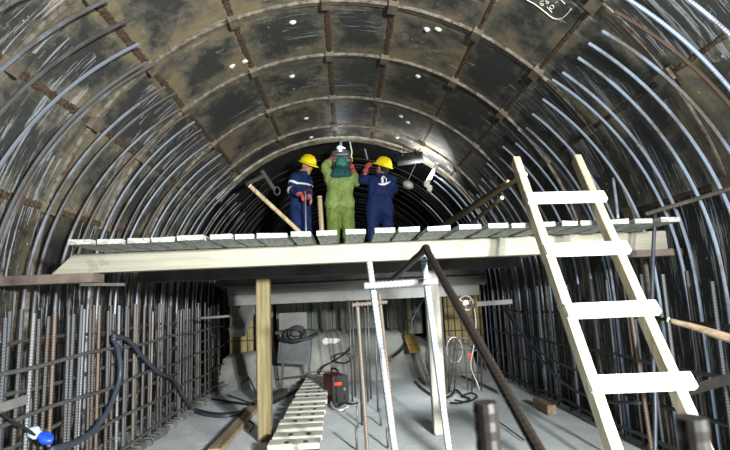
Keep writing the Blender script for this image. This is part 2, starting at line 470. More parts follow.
# ------------------------------------------------------------------ tunnel beyond the lining
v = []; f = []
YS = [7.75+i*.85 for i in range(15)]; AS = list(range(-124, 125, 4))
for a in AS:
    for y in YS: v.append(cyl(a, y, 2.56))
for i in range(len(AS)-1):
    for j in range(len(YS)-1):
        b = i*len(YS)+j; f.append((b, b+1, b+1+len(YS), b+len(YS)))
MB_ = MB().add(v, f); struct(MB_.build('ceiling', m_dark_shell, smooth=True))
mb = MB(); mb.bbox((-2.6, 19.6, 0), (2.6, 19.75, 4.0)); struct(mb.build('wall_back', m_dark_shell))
# floor
mb = MB(); n1, n2 = 34, 90; v = []; f = []
for i in range(n1+1):
    for j in range(n2+1):
        x = -1.86+4.16*i/n1; y = -2.4+(12.0)*j/n2
        v.append((x, y, .010*noise.noise(Vector((x*1.4, y*1.4, 0)))+.006*noise.noise(Vector((x*6, y*6, 3)))-.012))
for i in range(n1):
    for j in range(n2):
        b = i*(n2+1)+j; f.append((b, b+n2+1, b+n2+2, b+1))
mb.add(v, f); struct(mb.build('floor', m_floor, smooth=True))
mb = MB(); mb.bbox((-2.5, -2.4, -.30), (2.5, 9.6, -.12)); mb.bbox((-2.5, 9.6, -.30), (2.5, 19.6, 0.0)); struct(mb.build('floor', m_floor))
# concrete bank under the far end of the platform
mb = MB(); prof = [(7.75, -.02), (7.95, .10), (8.1, .32), (8.25, .58), (8.38, .66), (8.8, .69), (9.5, .70)]
v = []; f = []; nx = 60
for i in range(nx+1):
    x = -1.95+3.9*i/nx
    low = 1-.35*min(1, max(0, (abs(x)-.85)/.3))
    for y, z in prof:
        k = Vector((x*2.2, y*2.2, z*2))
        v.append((x, y-.5*(1-low)+.10*noise.noise(k), max(-.03, z*low+.07*noise.noise(k*1.7+Vector((5, 0, 0)))*(z > .05))))
np_ = len(prof)
for i in range(nx):
    for j in range(np_-1): f.append((i*np_+j, (i+1)*np_+j, (i+1)*np_+j+1, i*np_+j+1))
mb.add(v, f); struct(tag(mb.build('trim_2', m_bank, smooth=True)))
# lagging boards standing on the bank
mb = MB(); x = -1.25; 
bulk = empty('lagging_bulkhead', (0, 9.15, .68), 'dark greenish wall of upright boards behind the concrete bank under the platform', 'bulkhead')
while x < 1.25:
    w = random.uniform(.10, .17)
    MB().bbox((x, 9.1+random.uniform(-.015, .015), .55), (x+w-.012, 9.16, 1.60+random.uniform(-.06, .0))).build('board', m_curtain, bulk)
    x += w
MB().bbox((-1.3, 9.16, .8), (1.25, 9.22, .9)).build('rail', m_darkbeam, bulk)
for sx, px0, px1 in ((-1, 229, 272), (1, 444, 482)):
    a = at(px0, 300, Y=8.4); b = at(px1, 300, Y=8.4)
    t = empty('formwork_panel', ((a.x+b.x)/2, 8.47, .45), 'yellow formwork panel behind bars at the far %s end of the low beam' % ('left' if sx < 0 else 'right'), 'panel')
    MB().bbox((a.x, 8.45, .35), (b.x, 8.49, 1.42)).build('panel', m_yel, t)
    for k in range(6): 
        xx = a.x+(b.x-a.x)*(k+.5)/6
        MB().tube([(xx, 8.42, .40), (xx, 8.42, 1.45)], .009, 6).build('vertical_bar', m_reb_d, t)
    for k in range(4):
        MB().tube([(a.x-.03, 8.40, .62+k*.2), (b.x+.03, 8.40, .62+k*.2)], .008, 6).build('horizontal_bar', m_reb_d, t)
# concrete kerb lumps along the left wall foot
mb = MB()
for i in range(44):
    y = 3.6+i*.1; mb.box((-1.84+random.uniform(-.02, .02), y, .01), (.10, random.uniform(.05, .09), random.uniform(.05, .09)), Matrix.Rotation(random.uniform(-.3, .3), 3, 'Z'))
struct(mb.build('trim_3', m_kerb, bevel=.01))
# ------------------------------------------------------------------ rebar hoops
def hoop_pts(Y, a_end, a_foot, R, lean=0., dR=0.):
    n = 56; out = []
    for i in range(n+1):
        t = i/n; a = a_end+(a_foot-a_end)*t
        rr = R+dR*(1-t)
        u = min(1, (abs(a)-abs(a_end))/(96-abs(a_end)))
        out.append(cyl(a, Y-lean*(90-abs(a_end))*(1-(1-u)**1.6), rr))
    return out
def foot_angle(R, z=.0): return 90+math.degrees((AXZ-z)/R) if z < AXZ else math.degrees(math.acos((z-AXZ)/R))
left_hoops = [(2.74, -33, .03), (3.0, -37, 0), (3.26, -36.8, 0), (3.52, -38.5, 0), (3.72, -39.5, .03), (3.84, -38.3, 0), (4.17, -40, .02), (4.38, -39, 0),
              (4.62, -41, .02), (4.85, -39.7, 0), (5.05, -40, 0), (5.26, -40, .02), (5.5, -40.6, 0), (5.72, -40.2, 0), (5.95, -41, .02), (6.2, -40.2, 0), (6.42, -42, 0),
              (6.62, -41, .02), (6.85, -42, 0), (7.05, -43, 0), (7.28, -43, .02), (7.5, -44, 0), (7.75, -46, .02), (7.95, -45, 0), (8.15, -48, .02), (8.4, -47, 0), (8.65, -50, 0), (8.95, -49, .02), (9.3, -52, 0)]
for i, (Y, a, dr) in enumerate(left_hoops):
    R = 2.34-dr*.8
    p = hoop_pts(Y, a, -foot_angle(R, -.1), R, random.uniform(.007, .0105))
    r = .0128
    q, rs = ribbed(p, r, .009 if Y < 5 else .03, .13 if Y < 5 else 0)
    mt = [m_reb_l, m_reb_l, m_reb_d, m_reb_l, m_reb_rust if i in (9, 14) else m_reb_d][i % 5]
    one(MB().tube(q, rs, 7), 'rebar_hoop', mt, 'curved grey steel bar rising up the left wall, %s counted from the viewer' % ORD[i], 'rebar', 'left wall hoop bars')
right_hoops = [(2.57, 36, 0), (2.76, 40, 0), (2.79, 47.6, .03), (3.02, 48.2, 0), (3.19, 48, 0), (3.35, 48.4, .02), (3.63, 48.2, 0), (3.79, 47.7, 0),
               (4.06, 49.1, .02), (4.39, 49.7, 0), (4.62, 51, .02), (4.8, 49.9, 0), (5.05, 52, 0), (5.29, 50.3, .02), (5.6, 52, 0), (6.0, 50.6, 0), (6.25, 55, .02), (6.5, 53, 0),
               (6.75, 54, 0), (7.0, 56, .02), (7.25, 53, 0), (7.5, 57, 0), (7.75, 55, .02), (8.0, 58, 0), (8.25, 57, .02), (8.5, 60, 0), (8.8, 58, 0), (9.15, 61, .02)]
for i, (Y, a, dr) in enumerate(right_hoops):
    R = 2.36-dr
    p = hoop_pts(Y, a, foot_angle(R, -.1), R, random.uniform(.0065, .0095))
    q, rs = ribbed(p, .0108, .009 if Y < 5 else .03, .13 if Y < 5 else 0)
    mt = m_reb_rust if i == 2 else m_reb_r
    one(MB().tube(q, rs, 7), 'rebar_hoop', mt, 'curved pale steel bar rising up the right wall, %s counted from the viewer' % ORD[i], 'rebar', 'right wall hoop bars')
# full hoops in the dark stretch beyond the workers
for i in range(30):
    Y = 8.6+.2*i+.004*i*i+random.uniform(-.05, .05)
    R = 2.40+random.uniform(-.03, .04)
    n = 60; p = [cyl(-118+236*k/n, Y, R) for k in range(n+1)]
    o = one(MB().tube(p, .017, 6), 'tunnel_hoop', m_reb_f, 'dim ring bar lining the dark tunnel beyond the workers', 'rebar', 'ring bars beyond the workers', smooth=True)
# pale arcs added for the lit stretches of the right hoops past the lining
for i, (p, q) in enumerate((((432, 173), (486, 222)), ((434, 180), (474, 224)), ((440, 178), (492, 214)), ((428, 190), (462, 226)), ((452, 182), (500, 216)), ((422, 200), (446, 226)))):
    A = atc(*p, 2.28); n = 14; a0 = A[1]; a1 = a0+34
    pts = [cyl(a0+(a1-a0)*k/n, A[0].y-.02*k/n, 2.28-.01*(i % 2)) for k in range(n+1)]
    one(MB().tube(pts, .013, 6), 'lit_hoop_arc', m_reb_r, 'pale arc for a lit stretch of hoop on the right, %s below the hanging tube lamp' % ORD[i], 'rebar', 'lit hoop stretches right of the workers', smooth=True)
# ------------------------------------------------------------------ lower rebar cages
def cage(side, R, Ys, horiz, top_z, name_lab, mt_v, mt_h):
    t = empty('rebar_cage', (side*(R-.35), 5.0, 0), name_lab, 'rebar cage')
    af = foot_angle(R, .005)
    for i, Y in enumerate(Ys):
        zt = top_z+random.uniform(-.04, .05)
        at_ = foot_angle(R, zt)
        tilt = random.uniform(-.03, .03); rr = R+random.uniform(-.03, .02)
        p = [cyl(side*(at_+(af-at_)*k/12), Y+tilt*(k/12), rr) for k in range(13)]
        q, rs = ribbed(p, .0125, .009 if Y < 4.6 else .05, .12 if Y < 4.6 else 0)
        MB().tube(q, rs, 6).build('vertical_bar', mt_v[i % len(mt_v)], t)
    for j, z in enumerate(horiz):
        y0, y1 = Ys[0]-.1, 7.7
        n = 26; p = []
        for k in range(n+1):
            y = y0+(y1-y0)*k/n
            zz = z+.012*math.sin(k*.9+j*2)
            p.append(cyl(side*foot_angle(R-.035+.05*(j % 2), zz), y, R-.035+.05*(j % 2)))
        MB().tube(p, .0135, 6).build('horizontal_bar', mt_h, t, smooth=True)
    return t
ys = []; y = 1.75
while y < 7.65: ys.append(y+random.uniform(-.02, .02)); y += .085 if y < 4.5 else .11
lc = cage(-1, 1.88, ys, (.10, .20, .34, .48, .62, .76, .90, 1.04), 1.20, 'cage of upright and level bars lining the foot of the left wall', [m_reb_c, m_reb_c, m_reb_d, m_reb_c, m_reb_c, m_reb_rust, m_reb_c], m_reb_d)
ys2 = []; y = 1.65
while y < 7.65: ys2.append(y+random.uniform(-.03, .03)); y += .25
rc = cage(1, 2.20, ys2, (.10, .36, .66, .96), 1.25, 'cage of upright bars lining the foot of the right wall', [m_reb_c, m_reb_d, m_reb_c], m_reb_c)
for (px, py) in ((556, 298), (620, 373), (590, 250), (700, 295), (706, 300)):
    pass
# ------------------------------------------------------------------ platform
ZP = CAMZ+.426; ZB = CAMZ+.396
edges = [(71, 95), (96.6, 123), (125.5, 148.6), (150, 175), (178, 205), (210, 233), (233.8, 254), (255, 288), (289.5, 312), (316, 338), (345, 367), (374, 396), (398, 421), (427, 452),
         (458, 482), (487, 509), (512, 532), (537, 557), (562, 580), (582.5, 608), (612, 632), (638, 658), (663, 684)]
for i, (a, b) in enumerate(edges):
    y0 = 3.03 + random.uniform(-.025, .035)
    ya = 240.5-(a-72)*.0401
    A = at(a, ya, Z=ZP); B = at(b, ya-(b-a)*.0401, Z=ZP)
    xa, xb = A.x+.004, B.x-.008
    t = (random.random()-.5)*.006
    mb = MB(); y1 = 8.25+random.uniform(-.1, .1)
    h = math.sqrt(2.30**2-(ZP-AXZ)**2)
    n = 16; vs = []; fs = []
    for k in range(n+1):
        y = y0+(y1-y0)*k/n
        for (x, z) in ((xa, ZB), (xb, ZB), (xb, ZP+t), (xa, ZP-t)):
            e = .004*noise.noise(Vector((x*9, y*3, z*9+i)))
            vs.append((x+e, y, z+e*.6))
    for k in range(n):
        for c in range(4):
            d = (c+1) % 4; fs.append((k*4+c, k*4+d, k*4+4+d, k*4+4+c))
    fs += [(3, 2, 1, 0), (n*4, n*4+1, n*4+2, n*4+3)]
    mb.add(vs, fs)
    nm = ORD[i] if i < 12 else ORD[len(edges)-1-i]
    lab = 'whitish dusty platform plank, %s from the %s end of the work platform' % (nm, 'left' if i < 12 else 'right')
    one(mb, 'platform_plank', m_plank, lab, 'plank', 'planks of the work platform')
# pale front beam, its left end cut on a slant
mb = MB(); xl, xr = -2.0, 2.33; zt, zb = ZB-.002, CAMZ+.262; yf, yb = 3.50, 3.62
prof = [(xl, zb), (xr, zb), (xr, zt), (xl+.14, zt)]
mb.add([(x, yf, z) for x, z in prof]+[(x, yb, z) for x, z in prof], [(0, 1, 2, 3), (7, 6, 5, 4)]+[(k, k+4, (k+1) % 4+4, (k+1) % 4) for k in range(4)])
one(mb, 'front_beam', m_beam, 'long pale timber beam carrying the front of the work platform', 'beam', bevel=.004)
# steel brackets under its ends
mb = MB(); mb.bbox((-2.44, 3.475, zb-.065), (-1.71, 3.64, zb-.002))
one(mb, 'bracket_plate', m_rust, 'flat rusty plate under the left end of the pale beam', 'bracket')
mb = MB(); mb.bbox((1.95, 3.475, zb-.05), (2.42, 3.64, zb-.002))
one(mb, 'bracket_plate', m_rust, 'flat rusty plate under the right end of the pale beam', 'bracket')
A = at(82, 280, Y=3.62); mb = MB(); mb.bar((-1.80, 3.50, zb-.078), (-1.53, 3.56, zb-.088), .05, .02)
one(mb, 'splintered_batten', m_greyboard, 'splintered grey batten end sticking out below the left bracket plate', 'batten')
# dark cross beam over the posts
mb = MB(); mb.bbox((-1.85, 4.56, CAMZ+.235), (1.62, 4.74, ZB-.002))
one(mb, 'cross_beam', m_darkbeam, 'dark beam across the tops of the two posts under the planks', 'beam', bevel=.006)
mb = MB(); mb.bbox((-1.62, 6.35, CAMZ+.238), (1.78, 6.50, ZB-.002))
one(mb, 'joist', m_darkbeam, 'dark joist lying between the planks and the low grey beam', 'beam', bevel=.006)
t = empty('low_beam', (.15, 6.4, CAMZ), 'low grey double beam of two stacked boards behind the yellow post', 'beam')
MB().bbox((-1.46, 6.33, CAMZ-.01), (1.69, 6.5, CAMZ+.122)).build('lower_board', m_boxlite, t, bevel=.006)
MB().bbox((-1.47, 6.31, CAMZ+.116), (1.78, 6.5, CAMZ+.236)).build('upper_board', m_greyboard, t, bevel=.006)
mb = MB(); mb.bar(at(248, 309, Y=6.28), at(237, 333, Y=5.75), .17, .10)
one(mb, 'brace_board', m_boxlite, 'thick grey brace board slanting down from the left end of the low beam', 'board', bevel=.006)
for sx in (-1.07, 1.15):
    mb = MB(); mb.bbox((sx-.06, 6.36, -.01), (sx+.06, 6.48, CAMZ-.002))
    one(mb, 'beam_post', m_darkbeam, 'dark post under the %s end of the low grey beam' % ('left' if sx < 0 else 'right'), 'post', bevel=.006)
mb = MB(); mb.bbox((-1.95, 8.0, ZB-.15), (2.0, 8.15, ZB-.002))
one(mb, 'rear_beam', m_darkbeam, 'dark beam under the rear of the planks above the concrete bank', 'beam')
for sx in (-1.33, 1.45):
    mb = MB(); mb.bbox((sx-.06, 8.0, -.12), (sx+.06, 8.14, ZB-.155))
    one(mb, 'rear_post', m_darkbeam, 'dark post on the %s under the rear platform beam' % ('left' if sx < 0 else 'right'), 'post')
# the two posts
mb = MB(); n = 10; A = at(262, 441, Z=0); yl = 4.66; vs = []; 
mb.bbox((-.825, 4.68, -.01), (-.705, 4.79, CAMZ+.233)); 
one(mb, 'timber_post', m_post, 'square yellowish timber post standing left of the stepped duckboards', 'post', bevel=.008)
mb = MB(); mb.bbox((.735, 4.59, -.01), (.855, 4.71, CAMZ+.233))
one(mb, 'timber_post', m_post2, 'square whitewashed post standing right of the rebar frames', 'post', bevel=.008)
# ------------------------------------------------------------------ ladder
def lad(px, py, off=0.):
    r = ray(px, py); Y0 = 2.935-off; s = .72
    t = (Y0-s*.426)/(r.y-s*r.z)
    return Vector((r.x*t, r.y*t, r.z*t+CAMZ))
ldr = empty('ladder', (1.9, 2.1, 0), 'tall whitish wooden ladder leaning on the right part of the platform', 'ladder')
nrm = Vector((0, -1, .72)).normalized()       # towards the viewer, out of the ladder's plane
for (p, q) in (((516.5, 157), (599, 400)), ((577.5, 155), (682, 395))):
    A, B = lad(*p), lad(*q); d = (B-A).normalized()
    foot = A + d*((A.z-.005)/-d.z)
    o = MB().bar(A-nrm*.03, foot-nrm*.03+Vector((0, 0, .035)), .048, .075, up=nrm).build('stile', m_ladder_side, ldr, bevel=.004)
rows = [((526, 201), (604, 199)), ((544, 253), (627, 250)), ((565, 314), (656, 310)), ((588, 387), (691, 383))]
ctr = []
for a, b in rows:
    A, B = lad(*a, .0), lad(*b, .0); ctr.append((A, B))
    MB().bar(A+nrm*.022, B+nrm*.022, .078, .038, up=nrm).build('rung', m_ladder, ldr, bevel=.005)
dA = (ctr[3][0]-ctr[0][0])/3; dB = (ctr[3][1]-ctr[0][1])/3
for k in (1, 2):
    A = ctr[3][0]+dA*k; B = ctr[3][1]+dB*k
    if A.z > .1: MB().bar(A+nrm*.022, B+nrm*.022, .078, .038, up=nrm).build('rung', m_ladder, ldr, bevel=.005)
# ------------------------------------------------------------------ foreground rebar frames
def bar(pts, r, mat, parent=None, name='bar', rib=True, step=.0075, amp=.16):
    q, rs = ribbed(pts, r, step, amp) if rib else (pts, r)
    return MB().tube(q, rs, 9).build(name, mat, parent)
def to_floor(p, q, z=0.0):
    d = q-p; return p+d*((p.z-z)/-d.z)
t = empty('rebar_stand', (.35, 1.85, 0), 'stand of two bright ribbed bars joined by a bright cross bar in the foreground', 'rebar stand')
A = at(369, 262, Y=1.85); B = at(394, 446, Y=1.82); bar([A, to_floor(A, B)], .0110, m_reb_w, t, 'upright')
A = at(423, 257, Y=1.86); B = at(448, 446, Y=1.83); bar([A, to_floor(A, B)], .0110, m_reb_w, t, 'upright')
bar([at(364, 286, Y=1.80), at(437, 281, Y=1.83)], .0110, m_reb_w, t, 'cross_bar')
A = at(388, 283, Y=2.35); B = at(426, 249, Y=1.88); C = at(533, 440, Y=1.08)
d = (C-B).normalized(); end = to_floor(B, C, .02)
k = [A.lerp(B, .92), B+Vector((0, 0, .006)), B.lerp(C, .03)]
bar([A]+spline(k, 5)+[end], .0135, m_reb_fg, None, 'bent_bar', True, .008, .07)
tag(bpy.data.objects['bent_bar'], 'thick dark bar bent to a peak over the bright rebar stand, one leg slanting right', 'rebar')
t = empty('rebar_stand', (.05, 2.9, 0), 'thinner brownish rebar stand with a short cross bar behind the bright one', 'rebar stand')
A = at(357, 302, Y=2.9); B = at(367, 448, Y=2.88); bar([A, to_floor(A, B)], .0100, m_reb_rust, t, 'upright')
A = at(379, 294, Y=2.9); B = at(396, 448, Y=2.88); bar([A, to_floor(A, B)], .0100, m_reb_rust, t, 'upright')
bar([at(352, 305, Y=2.87), at(387, 302, Y=2.88)], .0100, m_reb_rust, t, 'cross_bar')
rods = [(350.5, 300, 401, 5.5, 'leftmost of the tall dark rods behind the rebar stands'), (353.5, 296, 396, 5.7, 'second tall dark rod from the left behind the rebar stands'),
        (360, 304, 424, 4.7, 'third tall dark rod from the left behind the rebar stands'), (366, 308, 401, 5.45, 'fourth tall dark rod from the left behind the rebar stands'),
        (369, 300, 398, 5.6, 'fifth tall dark rod from the left behind the rebar stands'), (376, 306, 411, 5.1, 'rightmost of the tall dark rods behind the rebar stands')]
for px, y0, y1, Y, lab in rods:
    B = at(px+2, y1, Z=0); A = at(px-1.5, y0, Y=B.y)
    one(MB().tube([A, B+Vector((0, 0, -.01))], .011, 7), 'upright_rod', m_reb_d, 'thin upright rod, '+lab, 'rebar', 'tall rods behind the rebar stands', smooth=True)
stubs = [((357, 405), (358, 427), 'left of the brown rebar stand'), ((380, 408), (381, 425), 'right of the brown rebar stand'), ((356, 428), (357, 449), 'nearest the foot of the brown rebar stand'), ((387, 428), (388, 447), 'beside the foot of the bright rebar stand')]
for a, b, lab in stubs:
    B = at(*b, Z=0); A = at(*a, Y=B.y)
    one(MB().tube([A, B+Vector((0, 0, -.01))], .010, 7), 'starter_bar', m_reb_l, 'short bar standing up out of the floor %s' % lab, 'rebar', 'short bars in the floor', smooth=True)
# blurred bar stubs close to the camera
for (px, py, Y, lab) in ((485, 402, .72, 'blurred dark bar stub in the foreground below the bent bar'), (691, 417, .60, 'blurred dark bar stub in the foreground before the foot of the ladder')):
    A = at(px, py, Y=Y); B = Vector((A.x+.02, A.y+.03, -.01))
    q, rs = ribbed([B, A], .0165, .012, .06)
    one(MB().tube(q, rs, 14), 'bar_stub', m_reb_fg, lab, 'rebar', 'foreground bar stubs')
# ------------------------------------------------------------------ poles, bars and bits on the right
def pole(name, p, q, r0, r1, mat, lab, cat, grp=None, endcap=True, wob=.006):
    n = 14; pts = []; rs = []
    for k in range(n+1):
        t_ = k/n; c = Vector(p).lerp(Vector(q), t_)
        pts.append(c+noise.noise_vector(Vector((t_*3, r0*900, Vector(p).x)))*wob); rs.append(r0+(r1-r0)*t_)
    t = empty(name, Vector(q if q[2] < p[2] else p), lab, cat, grp)
    MB().tube(pts, rs, 10).build('shaft', mat, t, smooth=True)
    if endcap:
        d = (pts[0]-pts[1]).normalized()
        MB().tube([pts[0]-d*.002, pts[0]+d*.006], r0*1.02, 10).build('cut_end', m_stickend, t)
    return t
def onplat(px, py, dz=.0, Y=None): return at(px, py, Y=Y)
def pole_to(tip, thru, z):
    """far end of a straight pole that starts at tip, passes thru and ends at height z"""
    d = thru-tip; return tip+d*((tip.z-z)/-d.z)
for tx, ty, Yt, bx, by, Yb, r, lab in ((525, 174, 3.82, 452, 222, 4.75, .021, 'topmost and longest of three dark poles leaning right of the workers'),
                                       (508, 182, 4.35, 450, 220, 5.15, .021, 'second of three dark poles leaning right of the workers'),
                                       (502, 198, 4.05, 475, 220, 4.55, .017, 'shortest and lowest of three dark poles leaning right of the workers')):
    A = at(tx, ty, Y=Yt); pole('round_pole', A, pole_to(A, at(bx, by, Y=Yb), ZP+.03), r, r, m_darkpole, lab, 'pole', 'leaning poles')
A = at(250, 186, Y=5.6); pole('round_pole', A, pole_to(A, at(296, 229, Y=5.8), ZP+.03), .026, .026, m_stick, 'pale round pole slanting down left of the navy clad man', 'pole')
pole('short_stake', at(319.5, 197, Y=6.9), Vector(at(323, 231, Y=6.9).xy.to_tuple()+(ZP+.0,)), .035, .035, m_stick, 'short pale stake upright between the navy clad man and the green clad one', 'pole')
pole('broken_pole', at(670, 320, Y=2.62), at(745, 343, Y=2.35), .013, .026, m_strip, 'pale peeled pole jutting in from the right edge beside the ladder', 'pole')
q, rs = ribbed([at(646, 214, Y=3.2), at(690, 201, Y=3.0), at(738, 186, Y=2.75)], .013, .009, .14)
one(MB().tube(q, rs, 8), 'tie_bar', m_reb_rust, 'rusty ribbed bar slanting across the right hoop bars above the plank ends', 'rebar')
A = at(614, 180, Y=3.75); 
one(MB().tube(spline([at(613, 178, Y=3.8), at(616, 200, Y=3.75), at(618, 219, Y=3.72)], 5), .012, 7), 'pale_stick', m_reb_r, 'short pale stick standing behind the planks right of the ladder top', 'stick', smooth=True)
one(MB().tube(spline([at(655, 214, Y=3.2), at(653, 260, Y=3.18), at(652, 330, Y=3.1), at(655, 400, Y=3.0), at(655, 460, Y=2.95)], 8), .012, 8), 'hanging_hose', m_hose, 'dark blue hose hanging straight down beside the right ladder stile', 'hose', smooth=True)
A = at(634, 318, Y=3.3); q, rs = ribbed([at(631, 312, Y=3.25), at(652, 452, Y=3.25)], .012, .009, .14)
one(MB().tube(q, rs, 8), 'loose_bar', m_reb_rust, 'rust coloured bar standing upright behind the lower ladder rungs', 'rebar')
mb = MB(); mb.bar(at(688, 391, Y=2.75), at(745, 374, Y=2.45), .012, .05)
one(mb, 'flat_bar', m_darkbeam, 'dark flat bar poking in at the right edge behind the ladder foot', 'bar')
# left prop strut and clamp hanging on the rim
mb = MB(); A = at(247, 184, Y=6.6); B = at(263, 176, Y=6.9); mb.bar(A, B, .05, .05)
one(mb, 'rim_strut', m_greyboard, 'grey strut end above the tip of the pale slanting pole', 'strut', bevel=.004)
t = empty('hanging_clamp', at(277, 190, Y=7.5), 'grey metal clamp hanging from the lining rim left of the workers', 'clamp')
MB().tube([at(262, 171, Y=7.55), at(274, 189, Y=7.5)], .034, 8).build('shank', m_steelch, t)
c = at(277, 191, Y=7.5); MB().tube([c+Vector((.045*math.cos(k*math.pi/6), 0, .06*math.sin(k*math.pi/6))) for k in range(12)], .011, 6, closed=True).build('ring', m_steelch, t)
# tube lamp with rag on the right of the rim
t = empty('hanging_tube', at(430, 184, Y=7.4), 'silvery tube hanging askew from the right of the lining rim', 'tube')
MB().tube([at(437.5, 163, Y=7.5), at(428, 182, Y=7.35)], .036, 10).build('shell', m_alu, t, smooth=True)
MB().tube([at(438, 162, Y=7.5), at(437, 164, Y=7.48)], .042, 10).build('end_ring', m_steelch, t)
mb = MB(); mb.ell(at(427, 184, Y=7.33), (.05, .04, .05), None, 10, 8); mb.ell(at(429.5, 188, Y=7.33), (.035, .03, .06), None, 10, 8)
mb.v = [tuple(Vector(q)+noise.noise_vector(Vector(q)*22)*.025) for q in mb.v]
one(mb, 'white_rag', m_rag, 'crumpled white rag tied to the lower end of the silvery tube', 'rag', smooth=True)
# floodlight under the rim
fl = at(409, 158.5, Y=7.5)
t = empty('floodlight', fl, 'dark rectangular floodlight hanging under the rim right of the men', 'floodlight')
rot = Matrix.Rotation(math.radians(-6), 3, 'Y') @ Matrix.Rotation(math.radians(-38), 3, 'X')
MB().box(fl, (.42, .07, .23), rot).build('housing', m_blackbox, t, bevel=.008)
MB().box(fl+rot @ Vector((0, -.04, 0)), (.38, .012, .19), rot).build('glass', m_glassdark, t)
MB().tube([fl+rot @ Vector((-.215, 0, 0)), fl+rot @ Vector((-.215, .02, .12)), fl+rot @ Vector((.215, .02, .12)), fl+rot @ Vector((.215, 0, 0))], .009, 6).build('bracket', m_steelch, t)
mb = MB(); c = at(408, 185, Y=7.9); mb.ell(c, (.10, .05, .07), Matrix.Rotation(.5, 3, 'Y'), 14, 8)
one(mb, 'oval_lamp', m_steelch, 'dim grey oval lamp back hanging right of the man with the white emblem', 'lamp', smooth=True)
one(MB().tube([c+Vector((0, 0, .06)), c+Vector((.15, -.1, .35))], .006, 6), 'hanging_string', m_cable, 'thin cord holding up the dim oval lamp back', 'cord')
for i, pts in enumerate((((398, 137), (403, 143), (404, 150), (402, 156)), ((409, 139), (413, 145), (417, 152), (420, 158)), ((414, 141), (420, 144), (422, 150), (421, 157)))):
    one(MB().tube(spline([at(x, y, Y=7.5-.02*k) for k, (x, y) in enumerate(pts)], 6), .010, 7), 'rim_cable', m_cable, ('left', 'middle', 'right')[i]+' black cable of three looping over the floodlight', 'cable', 'cables over the floodlight', smooth=True)
# welding gear at the seam above the man in green
arc = at(340.5, 147.0, Y=7.5)
mb = MB().cone(at(341, 141, Y=7.6), at(340.5, 148, Y=7.5), .018, .03, 10).ell(at(340, 148, Y=7.5), (.06, .04, .045), None, 10, 8, zmin=-.999).cone(at(341, 147, Y=7.5), at(345, 148.5, Y=7.48), .02, .014, 8)
one(mb, 'welding_clamp', m_alu, 'pale metal clamp fixed at the rim just over the welding mask', 'clamp', smooth=True)
one(MB().tube([at(350, 142, Y=7.6), at(352, 152, Y=7.5), at(351, 160, Y=7.45)], .010, 7), 'hanging_wire', m_wire, 'pale wire with yellow grip hanging by the right glove of the green clad man', 'wire')
one(MB().tube([at(351.4, 157, Y=7.45), at(351.2, 162, Y=7.45)], .022, 8), 'yellow_grip', m_yhelm, 'small yellow grip on the pale wire beside the green clad man', 'grip')
one(MB().tube([at(365, 149, Y=7.5), at(367.5, 159, Y=7.42)], .012, 7), 'hand_tool', m_alu, 'thin silvery tool held up in the raised glove of the emblem man', 'tool')
# ------------------------------------------------------------------ things under the platform
# stepped duckboards
A0, A1 = at(268, 452, Z=.06), at(320, 452, Z=.06); B0, B1 = at(305, 384, Z=.06), at(330, 381, Z=.06)
ns = 17; lo = Vector((A0.x, 4.1, 0)); 
t = empty('duckboard_walkway', ((A0.x+A1.x)/2, 4.2, 0), 'walkway of pale slatted boards running back along the floor beside the yellow post', 'walkway')
y0, y1 = 4.0, 8.0
def wx(e, y): 
    a, b = ((A0, B0), (A1, B1))[e]
    return a.x+(b.x-a.x)*(y-a.y)/(b.y-a.y)
for k in range(ns):
    y = y0+(y1-y0)*(k+.5)/ns
    a, b = wx(0, y)+random.uniform(-.012, .012), wx(1, y)+random.uniform(-.012, .012)
    mb = MB(); 
    mb.box(((a+b)/2, y, .105+.008*random.random()), (b-a, (y1-y0)/ns*.56, .045), Matrix.Rotation(.06, 3, 'X') @ Matrix.Rotation(random.uniform(-.02, .02), 3, 'Z'))
    sl = mb.build('slat', m_slat, t, bevel=.004)
    for fx in (.36, .72):
        MB().box((a+(b-a)*fx, y-.02, .129), (.034, .05, .004), Matrix.Rotation(.06, 3, 'X')).build('slot', m_slatdark, sl)
for e, s in ((0, .05), (1, -.05)):
    MB().bar((wx(e, y0)+s, y0, .042), (wx(e, y1)+s, y1, .042), .06, .08).build('stringer', m_slatdark, t)
p = [at(214, 452, Z=.03), at(254, 408, Z=.03), at(283, 394, Z=.03)]
mb = MB(); mb.bar(p[0], p[1], .10, .05)
one(mb, 'floor_batten', m_strip, 'brown batten lying on the floor left of the yellow post', 'batten')
mb = MB(); mb.bar(p[1]+Vector((.05, .1, .02)), p[2]+Vector((0, .1, .03)), .11, .05)
one(mb, 'floor_batten', m_slatdark, 'dark batten lying on the floor behind the yellow post', 'batten')
# welding machine
w = at(339, 403, Z=0); t = empty('welding_machine', w, 'small black and dark red welding machine on the floor beside the duckboards', 'welding machine')
rot = Matrix.Rotation(.35, 3, 'Z')
def L(x, y, z): return w+rot @ Vector((x, y, z))
MB().box(L(0, .12, .17), (.19, .36, .30), rot).build('case', m_redbox, t, bevel=.012)
MB().box(L(0, -.07, .17), (.20, .03, .31), rot).build('front_panel', m_blackbox, t, bevel=.008)
MB().box(L(-.035, -.09, .235), (.08, .012, .03), rot).build('display', m_redled, t)
for sx in (-.05, .05): MB().tube([L(sx, -.08, .07), L(sx, -.12, .07)], .02, 10).build('socket', m_blackbox, t)
MB().tube([L(.04, -.08, .17), L(.04, -.105, .17)], .018, 10).build('knob', m_steelch, t)
MB().tube(spline([L(0, 0, .32), L(0, .02, .375), L(0, .22, .375), L(0, .24, .32)], 5), .012, 8).build('carry_handle', m_blackbox, t)
